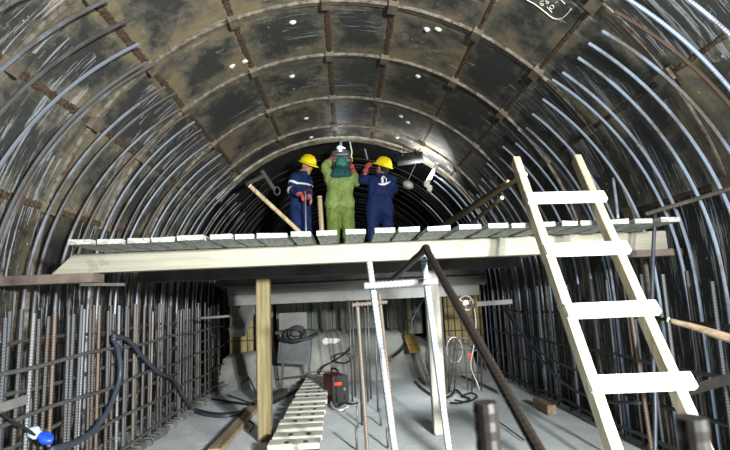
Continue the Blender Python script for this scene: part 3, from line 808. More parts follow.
for i, pts in enumerate((((333, 396), (331, 402), (334, 408), (341, 410), (349, 406)), ((332, 404), (337, 407), (345, 403), (352, 404), (358, 403)))):
    one(MB().tube(spline([at(x, y, Z=.02) for x, y in pts], 6), .012, 7), 'welding_lead', m_wire if i == 0 else m_cable, ('pale' if i == 0 else 'dark')+' lead curling on the floor before the welding machine', 'cable', smooth=True)
# grey cabinet on a stand with a coil of cable on top
c = at(295, 366, Y=7.3); cz = c.z
t = empty('control_cabinet', (c.x, 7.3, .0), 'grey cabinet on thin legs with a pale box top under the low beam', 'cabinet')
Wd = .46; 
MB().box((c.x, 7.4, cz+.24), (Wd, .18, .44), Matrix.Rotation(.10, 3, 'Y') @ Matrix.Rotation(-.06, 3, 'X')).build('body', m_greybox, t, bevel=.01)
MB().box((c.x+.0, 7.29, cz+.25), (Wd*.84, .02, .33), Matrix.Rotation(.10, 3, 'Y') @ Matrix.Rotation(-.06, 3, 'X')).build('door', m_greybox, t, bevel=.006)
MB().box((c.x-.02, 7.42, cz+.62), (.40, .16, .24)).build('pale_box', m_boxlite, t, bevel=.006)
for sx in (-.18, .18): 
    for y in (7.34, 7.46): MB().tube([(c.x+sx, y, cz+.06), (c.x+sx*1.15, y, -.005)], .012, 6).build('leg', m_reb_d, t)
MB().tube([(c.x-.2, 7.34, .15), (c.x+.2, 7.34, .17)], .01, 6).build('tie_rail', m_reb_d, t)
MB().box((c.x-.02, 7.4, cz+.47), (.50, .2, .04)).build('shelf', m_darkbeam, t)
cc = Vector((c.x+.03, 7.23, cz+.46))
for k in range(6):
    rr = .09+.02*(k % 3); o_ = Vector((random.uniform(-.05, .05), -.007*k-.008, random.uniform(-.03, .03)))
    one(MB().tube([cc+o_+Vector((rr*1.1*math.cos(a*math.pi/9), .015*math.sin(a), rr*.8*math.sin(a*math.pi/9))) for a in range(18)], .013, 6, closed=True), 'cable_loop', m_cable,
        'loop of black cable in the tangle hung on the grey cabinet', 'cable', 'cable tangle on the grey cabinet', smooth=True)
one(MB().tube(spline([cc+Vector((-.26, .0, -.05)), cc+Vector((-.1, -.1, -.10)), cc+Vector((.15, -.1, -.08)), cc+Vector((.30, .0, -.02))], 6), .022, 8), 'cable_bundle', m_cable, 'thick sagging black cable across the front of the grey cabinet', 'cable', smooth=True)
# cables on the floor and to the bank
def floor_cable(name, px, r, mat, lab, cat='cable', z=.012):
    return one(MB().tube(spline([at(x, y, Z=z) for x, y in px], 8), r, 8), name, mat, lab, cat, smooth=True)
floor_cable('floor_hose', [(196, 410), (215, 414), (238, 413), (258, 407), (275, 402), (296, 390), (312, 379)], .02, m_cable, 'black hose lying across the floor behind the yellow post', 'hose')
floor_cable('floor_cable', [(205, 398), (225, 401), (244, 404), (250, 405)], .014, m_cable, 'thin black cable on the floor before the left cage corner')
floor_cable('floor_cable', [(233, 437), (240, 428), (247, 421), (254, 425), (250, 432)], .010, m_cable, 'small loop of black cable beside the brown floor batten')
one(MB().tube(spline([at(317, 378, Y=7.6), at(323, 367, Y=7.85), at(334, 361, Y=7.95), at(347, 352, Y=8.0), at(352, 346, Y=8.05)], 8), .013, 7), 'draped_cable', m_cable, 'black cable draped over the concrete bank behind the welding machine', 'cable', smooth=True)
cl = at(343, 358, Y=7.85)
one(MB().tube([cl+Vector((.14*math.cos(a*math.pi/10), .02*math.sin(a*.6), .075*math.sin(a*math.pi/10))) for a in range(20)], .012, 6, closed=True), 'cable_ring', m_cable, 'round coil of black cable on the concrete bank above the welding machine', 'cable', smooth=True)
floor_cable('floor_cable', [(415, 381), (421, 387), (429, 393), (440, 398), (450, 396), (456, 390), (463, 396), (470, 399), (461, 403), (450, 403)], .012, m_cable, 'tangled black cable on the floor around the whitewashed post')
floor_cable('floor_cable', [(455, 400), (468, 402), (477, 396), (470, 393), (461, 397)], .010, m_cable, 'small black cable loop on the floor right of the whitewashed post')
floor_cable('floor_cable', [(492, 418), (502, 424), (513, 432), (524, 440)], .006, m_cable, 'thin dark wire on the floor at the foot of the bent bar')
floor_cable('floor_cable', [(420, 366), (424, 372), (419, 377), (425, 384)], .012, m_cable, 'short black cable curl on the floor left of the whitewashed post')
# pale slab piece and ochre board on the bank
mb = MB(); c = at(331, 341, Y=8.3); mb.box(c, (.30, .2, .10), Matrix.Rotation(.1, 3, 'Y') @ Matrix.Rotation(.2, 3, 'Z'))
one(mb, 'concrete_lump', m_grout, 'pale flat slab piece lying on the bank above the welding machine', 'slab', bevel=.02)
t = at(411, 345, Y=7.95); mb = MB(); mb.bar(at(409, 335, Y=8.1), at(415, 352, Y=7.7), .17, .03, up=(0, -.6, .8))
one(mb, 'ochre_board', m_gold, 'short ochre board propped on the bank left of the whitewashed post', 'board', bevel=.005)
mb = MB(); mb.tube(spline([at(392, 357, Y=7.8), at(400, 351, Y=7.9), at(406, 343, Y=8.0), at(404, 335, Y=8.1)], 5), .02, 7)
one(mb, 'dark_strap', m_cable, 'dark strap curving beside the ochre board on the bank', 'strap', smooth=True)
for i, (px, y0, y1, mt, lab) in enumerate(((409, 299, 333, m_post, 'yellowish stake standing on the bank above the ochre board'), (391, 299, 331, m_darkpole, 'dark stake standing on the bank left of the yellowish one'), (343.5, 300, 331, m_greyboard, 'slim grey stake standing on the bank above the coil'), (325, 300, 330, m_greyboard, 'slim grey stake standing on the bank above the pale slab piece'))):
    A = at(px-1, y0, Y=8.6); B = at(px, y1, Y=8.6)
    one(MB().bbox((A.x-.03, 8.57, .66), (A.x+.03, 8.63, A.z)), 'stake', mt, lab, 'stake')
one(MB().tube([at(424, 298, Y=8.5), at(411, 322, Y=8.4)], .012, 6), 'thin_pipe', m_reb_r, 'thin pale pipe slanting across the bulkhead left of the whitewashed post', 'pipe')
# rebar thicket and reel to the right of the whitewashed post
c = at(466, 303, Y=6.0)
t = empty('cable_reel', c, 'pale wire reel with a round hoop hanging right of the whitewashed post', 'reel')
MB().tube([c+Vector((.085*math.cos(k*math.pi/10), 0, .085*math.sin(k*math.pi/10))) for k in range(20)], .008, 6, closed=True).build('hoop', m_wire, t)
MB().tube([c+Vector((0, .0, 0)), c+Vector((0, .06, 0))], .035, 10).build('hub', m_alu, t)
for k in range(3):
    a = k*math.pi*2/3+.5; MB().tube([c, c+Vector((.083*math.cos(a), 0, .083*math.sin(a)))], .006, 5).build('spoke', m_wire, t)
one(MB().tube(spline([c+Vector((.085, .0, 0)), at(476, 322, Y=6.0), at(474, 345, Y=5.9), at(471, 366, Y=5.8), at(478, 385, Y=5.6), at(482, 398, Z=.01)], 7), .007, 6), 'reel_string', m_wire, 'pale cord running down from the wire reel to the floor', 'cord', smooth=True)
one(MB().ell(at(470, 355.5, Y=5.83), (.022, .022, .022), None, 10, 8), 'red_lamp', m_redled, 'small glowing red lamp hanging on the pale cord', 'lamp', smooth=True)
one(MB().tube([at(447, 352, Y=6.46)+Vector((.10*math.cos(k*math.pi/9)+.1, .01*k/9, .16*math.sin(k*math.pi/9)+.02)) for k in range(18)], .006, 6, closed=True), 'wire_loop', m_alu, 'loose oval loop of pale wire hanging right of the whitewashed post', 'wire', smooth=True)
for i in range(9):
    x = 445+i*4.6+random.uniform(-1, 1); y1 = 388+random.uniform(-6, 8)
    B = at(x+random.uniform(-6, 6), y1, Z=0); A = at(x, 336+random.uniform(-8, 10), Y=B.y+random.uniform(-.1, .1))
    one(MB().tube([A, B], .009, 6), 'thicket_bar', m_reb_d, '%s upright bar from the left in the tangle right of the whitewashed post' % ORD[i], 'rebar', 'bar tangle by the right post', smooth=True)
for i, (y, a, b) in enumerate(((337, 446, 478), (349, 448, 484), (371, 446, 486))):
    one(MB().tube([at(a, y, Y=6.55), at(b, y+2, Y=6.5)], .008, 6), 'thicket_rail', m_reb_l, ('top', 'middle', 'bottom')[i]+' level bar across the tangle right of the whitewashed post', 'rebar', 'level bars by the right post')
mb = MB(); mb.bar(at(476, 304, Y=5.6), at(512, 301.5, Y=5.55), .06, .05)
one(mb, 'wall_bracket', m_steelch, 'grey bracket arm jutting level from the dark right wall bars', 'bracket', bevel=.004)
for i, pts in enumerate((((505, 306), (520, 330), (540, 358), (566, 385), (600, 400), (640, 403)), ((502, 306), (516, 326), (532, 345), (556, 362), (590, 374), (625, 377)))):
    q = []
    for k, (x, y) in enumerate(pts):
        p_, a_ = atc(x, y, 2.12); q.append(p_)
    one(MB().tube(spline(q, 7), .014-.003*i, 7), 'wall_cable', m_hose, ('lower' if i == 0 else 'upper')+' of two dark cables sagging along the right wall bars', 'cable', smooth=True)
mb = MB(); A = at(537, 402, Z=.045); mb.bar(A, at(552, 410, Z=.045), .09, .09)
one(mb, 'timber_offcut', m_strip, 'small timber offcut on the floor against the right wall bars', 'offcut', bevel=.005)
p = [at(462, 376, Z=.02), at(486, 386, Z=.02), at(498, 392, Z=.02)]
one(MB().tube(p, .014, 7), 'floor_bar', m_reb_d, 'dark bar lying on the floor right of the whitewashed post', 'rebar')
# low props: floor rods left of the post
for i, (a, b) in enumerate((((228, 395), (262, 407)), ((240, 372), (262, 405)))):
    A, B = at(*a, Z=.012), at(*b, Z=.012)
    if i: A.z = .25
    one(MB().tube([A, B], .011, 6), 'floor_bar', m_reb_d, ('dark bar lying flat on the floor left of the yellow post', 'dark bar tilting up from the floor left of the yellow post')[i], 'rebar')
# blue-black hose on the left cage and the bottles
q = []
for (x, y) in ((113, 338), (118, 350), (120, 375), (112, 402), (98, 425), (80, 440), (50, 450)):
    q.append(atc(x, y, 1.80)[0])
one(MB().tube(spline(q, 8), .020, 9), 'cage_hose', m_hose, 'dark blue hose hanging in a curve down the left cage', 'hose', smooth=True)
q = [atc(x, y, 1.80)[0] for (x, y) in ((113, 336), (128, 340), (142, 356), (158, 372), (174, 380), (183, 396), (192, 408))]+[at(205, 414, Z=.02), at(225, 416, Z=.02), at(246, 411, Z=.02)]
one(MB().tube(spline(q, 8), .019, 9), 'cage_hose', m_hose, 'dark hose running from the left cage down onto the floor', 'hose', smooth=True)
q = [atc(x, y, 1.80)[0] for (x, y) in ((0, 411), (12, 421), (28, 430), (36, 436))]
one(MB().tube(spline(q, 6), .008, 6), 'cage_wire', m_cable, 'thin black wire sagging to the blue wrapped bottle', 'wire', smooth=True)
c = atc(37, 436, 1.80)[0]
t = empty('plastic_bottle', c, 'crushed clear plastic bottle with bright blue wrap stuck in the left cage', 'bottle')
mb = MB().ell(c+Vector((-.02, 0, .02)), (.045, .035, .035), Matrix.Rotation(.6, 3, 'Y'), 10, 8); mb.v = [tuple(Vector(p)+noise.noise_vector(Vector(p)*30)*.012) for p in mb.v]; mb.build('body', m_clear, t, smooth=True)
mb = MB().ell(c+Vector((.05, 0, -.015)), (.045, .035, .03), Matrix.Rotation(.3, 3, 'Y'), 10, 8); mb.v = [tuple(Vector(p)+noise.noise_vector(Vector(p)*30)*.02) for p in mb.v]; mb.build('wrap', m_blue, t, smooth=True)
mb = MB(); mb.bar(atc(0, 408, 1.80)[0], atc(27, 399, 1.80)[0], .012, .05)
one(mb, 'wood_chip', m_boxlite, 'pale splintered batten wedged level in the left cage above the bottle', 'batten')
# left brackets jutting far on the left cage
mb = MB(); mb.bar(at(202, 318, Y=5.8), at(230, 316, Y=5.8), .05, .025)
one(mb, 'cage_bracket', m_steelch, 'grey bracket jutting level from the far end of the left cage', 'bracket')
# ------------------------------------------------------------------ people
def fuse(mb, name, mat, parent, voxel=.014, smooth=4, wrinkle=0., wsc=9., seed=0):
    """union of overlapping closed pieces as one continuous skin"""
    me = bpy.data.meshes.new('tmp'); me.from_pydata(mb.v, [], mb.f)
    bm = bmesh.new(); bm.from_mesh(me); bmesh.ops.recalc_face_normals(bm, faces=bm.faces); bm.to_mesh(me); bm.free()
    ob = bpy.data.objects.new('tmp', me); COL.objects.link(ob)
    r = ob.modifiers.new('r', 'REMESH'); r.mode = 'VOXEL'; r.voxel_size = voxel; r.adaptivity = 0
    s_ = ob.modifiers.new('s', 'SMOOTH'); s_.factor = .5; s_.iterations = smooth
    dg = bpy.context.evaluated_depsgraph_get(); ev = ob.evaluated_get(dg); m2 = ev.to_mesh()
    out = MB(); nv = [v.normal.copy() for v in m2.vertices]
    for v, n in zip(m2.vertices, nv):
        p = v.co.copy()
        if wrinkle:
            q = Vector((p.x*wsc*1.4, p.y*wsc*1.4, p.z*wsc*.8))+Vector((seed, 0, 0))
            w_ = 1-abs(noise.noise(q))*2
            p += n*wrinkle*(w_-.3)
        out.v.append(tuple(p))
    out.f = [tuple(p.vertices) for p in m2.polygons]; out.mi = [0]*len(out.f)
    ev.to_mesh_clear(); bpy.data.objects.remove(ob); bpy.data.meshes.remove(me)
    return out.build(name, mat, parent, smooth=True)
def frame(fwd, up=(0, 0, 1)):
    f_ = Vector(fwd).normalized(); r_ = f_.cross(Vector(up)).normalized(); u_ = r_.cross(f_)
    return Matrix((r_, f_, u_)).transposed()
def make_hand(par, name, mat, elbow, wrist, d, pn, thumb, curl, cuff=True):
    """palm, four bent fingers of unequal length and a thumb; pn = way the palm faces"""
    d = Vector(d).normalized(); pn = Vector(pn); pn = (pn-d*pn.dot(d)).normalized(); sd = d.cross(pn)*thumb
    w_ = Vector(wrist); mb = MB()
    mb.cone(w_-d*.02, w_+d*.03, .028, .030, 8)
    for o_ in (-.028, -.010, .010, .028): mb.cone(w_+d*.01+sd*o_*.8, w_+d*.085+sd*o_, .019, .016, 8)
    for o_, ln in ((.031, .070), (.011, .080), (-.010, .074), (-.031, .058)):
        p0 = w_+d*.085+sd*o_; ang = curl*.6; 
        p1 = p0+(d*math.cos(ang)+pn*math.sin(ang))*ln*.5; ang += curl
        p2 = p1+(d*math.cos(ang)+pn*math.sin(ang))*ln*.32; ang += curl*.8
        p3 = p2+(d*math.cos(ang)+pn*math.sin(ang))*ln*.28
        mb.cone(p0, p1, .0125, .0115, 8).cone(p1, p2, .0115, .0105, 8).cone(p2, p3, .0105, .009, 8)
    b0 = w_+d*.025+sd*.03; b1 = b0+(d*.6+sd*.7+pn*.35).normalized()*.045; b2 = b1+(d*.8+sd*.15+pn*.6).normalized()*.036
    mb.cone(b0, b1, .017, .014, 8).cone(b1, b2, .014, .011, 8)
    g = fuse(mb, name, mat, par, .0065, 2)
    if cuff:
        e = Vector(elbow); b = (e-w_).normalized()
        m = MB(); n = 8
        m.tube([w_-b*.01, w_+b*.03, w_+b*.10, w_+b*.155, w_+b*.16, w_+b*.15], [.034, .043, .056, .066, .064, .056], 12)
        m.build('gauntlet_cuff', m_glove, g, smooth=True)
    return g
def make_head(body, c, H):
    """adds skull, jaw, nose, ears and brow to the body's pieces"""
    P = lambda x, y, z: c+H @ Vector((x, y, z))
    body.ell(P(0, -.01, .025), (.077, .096, .098), H, 16, 12, zmin=-.999)
    body.ell(P(0, .022, -.055), (.056, .068, .066), H, 14, 10, zmin=-.999)
    body.cone(P(0, .083, .015), P(0, .108, -.022), .010, .015, 8)
    for s in (-1, 1):
        body.ell(P(s*.079, -.005, -.005), (.012, .022, .034), H, 8, 8, zmin=-.999)
        body.ell(P(s*.030, .074, .030), (.026, .014, .010), H, 8, 6, zmin=-.999)
    body.cone(P(-.018, .088, -.062), P(.018, .088, -.062), .008, .008, 6)
    body.cone(P(0, .078, -.098), P(0, .07, -.098), .018, .02, 8)
def face_parts(b, c, H):
    P = lambda x, y, z: c+H @ Vector((x, y, z))
    for s in (-1, 1): MB().ell(P(s*.031, .083, .012), (.013, .009, .008), H, 10, 8, zmin=-.999).build('eye', m_eye, b, smooth=True)
    MB().cone(P(-.022, .091, -.060), P(.022, .091, -.060), .006, .006, 8).build('mouth', m_lip, b, smooth=True)
def hair_part(b, c, H, drop=-.03):
    mb = MB(); P = lambda x, y, z: c+H @ Vector((x, y, z))
    mb.ell(P(0, -.022, .028), (.083, .096, .103), H, 16, 10, zmin=-.45)
    mb.ell(P(0, -.055, -.02), (.070, .055, .06), H, 12, 8, zmin=-.999)
    mb.build('hair', m_hair, b, smooth=True)
def helmet(b, c, H, mat):
    P = lambda x, y, z: c+H @ Vector((x, y, z))
    h = MB().ell(P(0, -.004, .045), (.118, .142, .128), H, 24, 10, zmin=0.).build('hard_hat', mat, b, smooth=True)
    mb = MB(); n = 28; vs = []
    for k in range(n):
        a = 2*math.pi*k/n; ex = .165+.03*max(0, math.sin(a)); 
        for (fx, z) in ((.112/.118, .05), (ex/.142*1.0, .036), (ex/.142, .044), (.112/.118, .062)):
            vs.append(P(.118*fx*math.cos(a), -.004+.142*fx*math.sin(a), z-.012*max(0, math.sin(a)) if z < .045 else z))
    fs = []
    for k in range(n):
        for q in range(4): fs.append((k*4+q, k*4+(q+1) % 4, ((k+1) % n)*4+(q+1) % 4, ((k+1) % n)*4+q))
    mb.add(vs, fs); mb.build('brim', mat, h, smooth=True)
    mb = MB()
    for x in (-.028, 0, .028):
        mb.tube([P(x, -.004+.142*math.cos(t)*.96, .045+.128*math.sin(t)*math.sqrt(1-(x/.118)**2)+.004) for t in [math.pi*(.12+.76*k/12) for k in range(13)]], .006, 6)
    mb.build('ridge', mat, h, smooth=True)
    return h
def boots(b, ankles, f_):
    for a in ankles:
        a = Vector(a); g = Vector((a.x, a.y, ZP+.004))
        mb = MB().cone(a+Vector((0, 0, .08)), a+Vector((0, 0, -.01)), .056, .052, 12)
        mb.cone(g+Vector((0, 0, .045))-f_*.03, g+Vector((0, 0, .045))+f_*.13, .042, .040, 12)
        mb.box(g+f_*.05+Vector((0, 0, .012)), (.085, .27, .024), frame(f_))
        fuse(mb, 'boot', m_boot, b, .011, 2)
def limbs(mb, a, b_, c, r):
    mb.cone(a, b_, r[0], r[1], 12); mb.cone(b_, c, r[1]*.98, r[2], 12)
def torso(mb, pel, chest, neck, s, f_, r):
    wst = pel.lerp(chest, .42)
    for o_ in (-1, 0, 1):
        mb.cone(pel+s*.075*o_, wst+s*.070*o_, r[0], r[1], 12)
        mb.cone(wst+s*.070*o_, chest+s*.095*o_, r[1], r[2], 12)
    mb.cone(chest, neck, r[2], r[2]*.75, 12)
def person(x, y, label, f_, J, H, hc, fit='coverall', skin_hands=None):
    """J: joints in world coordinates"""
    f_ = Vector(f_).normalized(); s = f_.cross(Vector((0, 0, 1)))
    b0 = empty('person', (x, y, ZP), label, 'person', 'workers on the platform')
    body = MB(); make_head(body, hc, H)
    neck = J['neck']; body.cone(neck-Vector((0, 0, .06)), hc+H @ Vector((0, -.02, -.05)), .058, .054, 12)
    torso(body, J['pel'], J['chest'], neck, s, f_, (.10, .092, .105))
    body.cone(J['sl'], J['chest']+s*-.05+Vector((0, 0, .03)), .05, .08, 10); body.cone(J['sr'], J['chest']+s*.05+Vector((0, 0, .03)), .05, .08, 10)
    for k in 'lr':
        limbs(body, J['s'+k], J['e'+k], J['w'+k], (.047, .040, .028))
        limbs(body, J['h'+k], J['k'+k], J['a'+k], (.078, .055, .040))
    bd = fuse(body, 'body', m_skin, b0, .010, 2)
    return b0, bd, f_, s
def band(par, a, b_, t0, t1, r):
    a, b_ = Vector(a), Vector(b_)
    MB().tube([a.lerp(b_, t0), a.lerp(b_, (t0+t1)/2), a.lerp(b_, t1)], r, 16, caps=False).build('reflective_band', m_refl, par, smooth=True)
def V(px, py, Y): return at(px, py, Y=Y)
def legs(J, xl, xr, Y, f_, zh=.90, spread=0):
    f_ = Vector(f_)
    for k, x in (('l', xl), ('r', xr)):
        J['h'+k] = Vector((x, Y, ZP+zh)); J['k'+k] = Vector((x+(.015 if k == 'r' else -.015), Y, ZP+.48))+f_*.03; J['a'+k] = Vector((x+(.02 if k == 'r' else -.02), Y, ZP+.09))
# --- the man in navy who looks on, holding a thin rod
Y1 = 7.35; f1 = Vector((.80, -.60, 0)); hc = V(307.3, 166.3, Y1-.02); c0 = V(300.5, 205, Y1)
J = dict(pel=Vector((c0.x, Y1, ZP+.93)), chest=V(300.8, 181, Y1), neck=V(303.2, 174, Y1))
s1 = f1.cross(Vector((0, 0, 1)))
J['sr'] = V(295.4, 177.5, Y1-.13); J['er'] = V(291.2, 190, Y1-.16); J['wr'] = V(300.5, 194.5, Y1-.30)
J['sl'] = V(306.4, 177.5, Y1+.12); J['el'] = V(308.2, 190, Y1-.02); J['wl'] = V(309.0, 197, Y1-.22)
legs(J, c0.x, c0.x, Y1, f1)
for k, sg in (('l', -1), ('r', 1)):
    for q in 'hka': J[q+k] = J[q+k]+s1*.10*sg
H1 = frame((.72, -.60, -.42))
p1, bd, f_, s = person(c0.x, Y1, 'person in navy work clothes and yellow hard hat, looking down at a thin rod', f1, J, H1, hc)
face_parts(bd, hc, H1); hair_part(bd, hc, H1); helmet(bd, hc, H1, m_yhelm)
mb = MB(); torso(mb, J['pel'], J['chest'], J['neck']-Vector((0, 0, .03)), s, f_, (.118, .108, .118))
for k, o_ in (('l', -1), ('r', 1)):
    mb.cone(J['s'+k], J['chest']+s*.06*o_+Vector((0, 0, .02)), .075, .11, 12)
    limbs(mb, J['s'+k], J['e'+k], J['w'+k].lerp(J['e'+k], .22), (.073, .066, .056)); limbs(mb, J['h'+k], J['k'+k], J['a'+k]+Vector((0, 0, .02)), (.105, .080, .070))
cv = fuse(mb, 'coverall', m_navy, p1, .014, 3, .010, 9, 1.)
MB().tube([J['neck']+Vector((.075*math.cos(a*math.pi/7), .075*math.sin(a*math.pi/7), .012)) for a in range(14)], .022, 8, closed=True).build('collar', m_navy, cv, smooth=True)
band(cv, J['er'], J['wr'], .0, .17, .071); band(cv, J['sr'], J['er'], .38, .55, .078); band(cv, J['sl'], J['el'], .38, .55, .077)
mb = MB(); cc = J['chest']+Vector((0, 0, -.075))
mb.tube([cc+s*.205*math.cos(t)+f_*.137*math.sin(t) for t in [math.pi*(.08+.84*k/12) for k in range(13)]], .016, 6); mb.build('reflective_band', m_refl, cv, smooth=True)
g1 = make_hand(p1, 'glove', m_glove, J['er'], J['wr'], V(305, 197.5, Y1-.40)-J['wr'], (-.1, .3, -1), 1, .85)
g2 = make_hand(p1, 'glove', m_tanglove, J['el'], J['wl'], V(312.5, 202, Y1-.30)-J['wl'], (-.8, -.4, -.3), -1, .45)
boots(p1, (J['al'], J['ar']), f_)
one(MB().tube([V(305.2, 191, Y1-.42), Vector((V(305.6, 229, Y1-.42).x, Y1-.42, ZP+.001))], .011, 7), 'thin_rod', m_alu, 'thin upright metal rod gripped by the man looking down', 'rod', smooth=True)
# --- the welder in olive, arms raised to the seam
Y2 = 7.35; f2 = Vector((.05, 1, 0)).normalized(); hc = V(341.5, 166, Y2+.03); c0 = V(340, 208, Y2)
J = dict(pel=Vector((c0.x, Y2, ZP+.93)), chest=V(340.5, 183, Y2), neck=V(341, 174.5, Y2))
J['sl'] = V(329.8, 179.5, Y2); J['el'] = V(325.2, 167, Y2-.02); J['wl'] = V(330.8, 159.5, Y2+.02)
J['sr'] = V(351.5, 179.5, Y2); J['er'] = V(356.0, 182, Y2+.08); J['wr'] = V(352.8, 169.5, Y2+.16)
legs(J, c0.x-.10, c0.x+.10, Y2, f2)
H2 = frame((.0, .92, .38))
p2, bd, f_, s = person(c0.x, Y2, 'person in olive green work suit and welding mask, both arms raised to the seam', f2, J, H2, hc)
face_parts(bd, hc, H2); hair_part(bd, hc, H2)
P = lambda x, y, z: hc+H2 @ Vector((x, y, z))
mb = MB().ell(P(0, -.018, .03), (.094, .104, .112), H2, 18, 10, zmin=-.35); mb.build('cap', m_tealc, p2, smooth=True)
mb = MB().ell(J['neck']+Vector((0, 0, .035)), (.155, .135, .075), None, 16, 10, zmin=-.999); mb.cone(J['neck']+Vector((-.10, -.08, -.02)), J['neck']+Vector((.10, -.08, -.02)), .06, .06, 10)
mb.cone(P(0, -.05, -.02), J['neck'], .09, .11, 12)
fuse(mb, 'scarf', m_teal, p2, .012, 3, .008, 14)
mk = fuse(MB().ell(P(0, .085, .035), (.150, .088, .178), H2, 20, 14, zmin=-.999).cone(P(-.12, .04, .08), P(.12, .04, .08), .05, .05, 10).cone(P(-.09, .06, .17), P(.09, .06, .17), .06, .06, 10), 'welding_mask', m_mask, p2, .012, 3)
MB().box(P(0, .172, .05), (.11, .02, .07), H2).build('visor', m_glassdark, mk, bevel=.004)
mb = MB(); torso(mb, J['pel']+Vector((0, 0, .10)), J['chest'], J['neck']-Vector((0, 0, .03)), s, f_, (.130, .112, .122))
mb.cone(J['pel']+s*-.08+Vector((0, 0, .07)), J['pel']+s*-.07+Vector((0, 0, .20)), .150, .128, 14); mb.cone(J['pel']+s*.08+Vector((0, 0, .07)), J['pel']+s*.07+Vector((0, 0, .20)), .150, .128, 14)
for k, o_ in (('l', -1), ('r', 1)):
    mb.cone(J['s'+k], J['chest']+s*.06*o_+Vector((0, 0, .02)), .080, .11, 12)
    limbs(mb, J['s'+k], J['e'+k], J['w'+k].lerp(J['e'+k], .5), (.082, .074, .062))
jk = fuse(mb, 'jacket', m_green, p2, .014, 3, .011, 8, 3.)
mb = MB(); mb.cone(J['pel']+s*-.06, J['pel']+s*.06, .13, .13, 12)
for k in 'lr': limbs(mb, J['h'+k], J['k'+k], J['a'+k]+Vector((0, 0, .02)), (.112, .088, .080))
fuse(mb, 'trousers', m_greent, p2, .014, 3, .012, 8, 5.)
make_hand(p2, 'glove', m_glove, J['el'], J['wl'], V(337, 153.5, Y2+.05)-J['wl'], (.5, .6, .3), -1, .5)
make_hand(p2, 'glove', m_glove, J['er'], J['wr'], V(350.8, 161, Y2+.22)-J['wr'], (-.6, .6, 0), 1, .6)
boots(p2, (J['al'], J['ar']), f_)
# --- the man in navy with the white emblem on his back
Y3 = 7.3; f3 = Vector((-.10, 1, 0)).normalized(); hc = V(382.4, 168.3, Y3+.02); c0 = V(379.3, 206, Y3)
J = dict(pel=Vector((c0.x, Y3, ZP+.93)), chest=V(381.5, 184, Y3), neck=V(381.5, 176, Y3))
J['sl'] = V(371.8, 180, Y3); J['el'] = V(363.2, 180, Y3+.02); J['wl'] = V(366.2, 169, Y3+.10)
J['sr'] = V(391.5, 180.5, Y3); J['er'] = V(393.5, 190, Y3+.14); J['wr'] = V(389, 184, Y3+.36)
legs(J, c0.x-.095, c0.x+.105, Y3, f3)
H3 = frame((-.62, .62, .42))
p3, bd, f_, s = person(c0.x, Y3, 'person in navy coverall with white back emblem and yellow hard hat, one arm raised', f3, J, H3, hc)
face_parts(bd, hc, H3); hair_part(bd, hc, H3); helmet(bd, hc, H3, m_yhelm)
mb = MB(); torso(mb, J['pel'], J['chest'], J['neck']-Vector((0, 0, .03)), s, f_, (.122, .110, .120))
for k, o_ in (('l', -1), ('r', 1)):
    mb.cone(J['s'+k], J['chest']+s*.06*o_+Vector((0, 0, .02)), .078, .11, 12)
    limbs(mb, J['s'+k], J['e'+k], J['w'+k].lerp(J['e'+k], .5), (.076, .068, .058)); limbs(mb, J['h'+k], J['k'+k], J['a'+k]+Vector((0, 0, .02)), (.110, .082, .072))
cv = fuse(mb, 'coverall', m_navy, p3, .014, 3, .010, 9, 7.)
MB().tube([J['neck']+Vector((.075*math.cos(a*math.pi/7), .075*math.sin(a*math.pi/7), .008)) for a in range(14)], .024, 8, closed=True).build('collar', m_navy, cv, smooth=True)
wz = J['pel'].lerp(J['chest'], .42)
MB().tube([wz+s*.20*math.cos(k*math.pi/14)+f_*.135*math.sin(k*math.pi/14) for k in range(28)], .014, 6, closed=True).build('waistband', m_navy, cv, smooth=True)
make_hand(p3, 'glove', m_glove, J['el'], J['wl'], V(368, 161, Y3+.16)-J['wl'], (.6, .6, 0), -1, .7)
make_hand(p3, 'glove', m_glove, J['er'], J['wr'], V(387, 179, Y3+.50)-J['wr'], (-.4, .6, .3), 1, .6)
boots(p3, (J['al'], J['ar']), f_)
# emblem: a small tower over a sweeping base, printed on the back
dg = bpy.context.evaluated_depsgraph_get(); dg.update()
bvh = BVHTree.FromObject(cv, dg); off = cv.location + p3.location
def printed(polys):
    mb = MB()
    for poly in polys:
        c_ = [sum(p[i] for p in poly)/len(poly) for i in (0, 1)]
        n = len(poly); vs = []
        for (x, z) in poly+[c_]:
            o_ = Vector((J['chest'].x+x, Y3-.6, J['chest'].z+z))-off
            h = bvh.ray_cast(o_, Vector((0, 1, 0)))
            vs.append((h[0] if h[0] is not None else o_+Vector((0, .47, 0)))+off+Vector((0, -.010, 0)))
        mb.add(vs, [(k, (k+1) % n, n) for k in range(n)])
    return mb
EX, EZ = .03, .05
pts = [[(EX-.095, EZ-.075), (EX-.02, EZ-.068), (EX+.06, EZ-.052), (EX+.105, EZ-.04), (EX+.06, EZ-.075), (EX+.01, EZ-.098), (EX-.05, EZ-.098)],
       [(EX-.04, EZ-.062), (EX-.005, EZ-.058), (EX-.005, EZ+.055), (EX-.04, EZ+.02)],
       [(EX+.0, EZ+.055), (EX+.04, EZ+.01), (EX+.03, EZ+.005), (EX-.002, EZ+.035)], [(EX+.028, EZ+.005), (EX+.042, EZ+.01), (EX+.042, EZ-.05), (EX+.028, EZ-.053)]]
printed(pts).build('emblem', m_logo, cv)
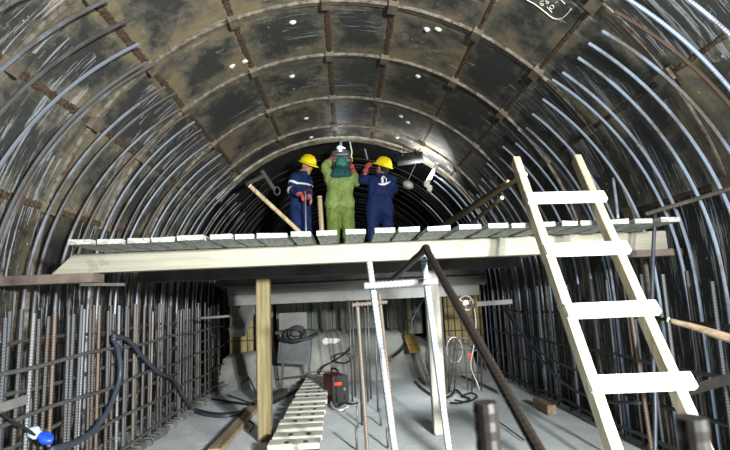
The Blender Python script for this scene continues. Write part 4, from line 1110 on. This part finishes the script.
# ------------------------------------------------------------------ light
def area(name, loc, target, size, power, color=(1, 1, 1), spread=math.pi):
    l = bpy.data.lights.new(name, 'AREA'); l.energy = power; l.size = size; l.color = color; l.shape = 'DISK'; l.spread = spread
    o = bpy.data.objects.new(name, l); COL.objects.link(o); o.location = loc
    o.rotation_euler = (Vector(target)-Vector(loc)).to_track_quat('-Z', 'Y').to_euler()
    return o
def point(name, loc, power, r=.1, color=(1, 1, 1)):
    l = bpy.data.lights.new(name, 'POINT'); l.energy = power; l.shadow_soft_size = r; l.color = color
    o = bpy.data.objects.new(name, l); COL.objects.link(o); o.location = loc; return o
area('work_lamp_right', (1.9, -1.3, 1.68), (-.4, 4.3, -.7), .22, 215, (.98, 1, .98), 1.35)
area('ceiling_fill', (1.5, -.9, 1.75), (-.6, 3.8, 4.0), .22, 240, (1, .985, .94), 1.9)  # unseen fill added to brighten the ceiling
area('flood_lamp', (fl.x+.2, 7.25, fl.z-.35), (fl.x+.25, 7.75, 4.2), .25, 26, (1, .98, .95))
point('weld_spark', arc+Vector((0, -.12, -.03)), 3, .02, (.85, .92, 1))
area('under_fill', (1.1, 5.75, 1.1), (-.4, 7.9, .35), .25, 18, (.97, 1, 1))  # fill added to brighten the bank and floor; no lamp stands here
w = bpy.data.worlds.new('World'); S.world = w; w.use_nodes = True
w.node_tree.nodes['Background'].inputs['Color'].default_value = (.75, .8, .85, 1)
w.node_tree.nodes['Background'].inputs['Strength'].default_value = .22
# ------------------------------------------------------------------ camera
cd = bpy.data.cameras.new('camera'); co = bpy.data.objects.new('camera', cd); COL.objects.link(co)
cd.sensor_fit = 'HORIZONTAL'; cd.sensor_width = 36; cd.lens = F/730*36; cd.clip_start = .02; cd.clip_end = 100
mw = M.to_4x4(); mw.translation = Vector((0, 0, CAMZ)); co.matrix_world = mw
cd.dof.use_dof = True; cd.dof.focus_distance = 4.5; cd.dof.aperture_fstop = 24.66/1000/.0055
S.camera = co
S.view_settings.view_transform = 'Standard'; S.view_settings.look = 'None'; S.view_settings.gamma = 1
S.view_settings.use_curve_mapping = False; S.view_settings.exposure = 0.
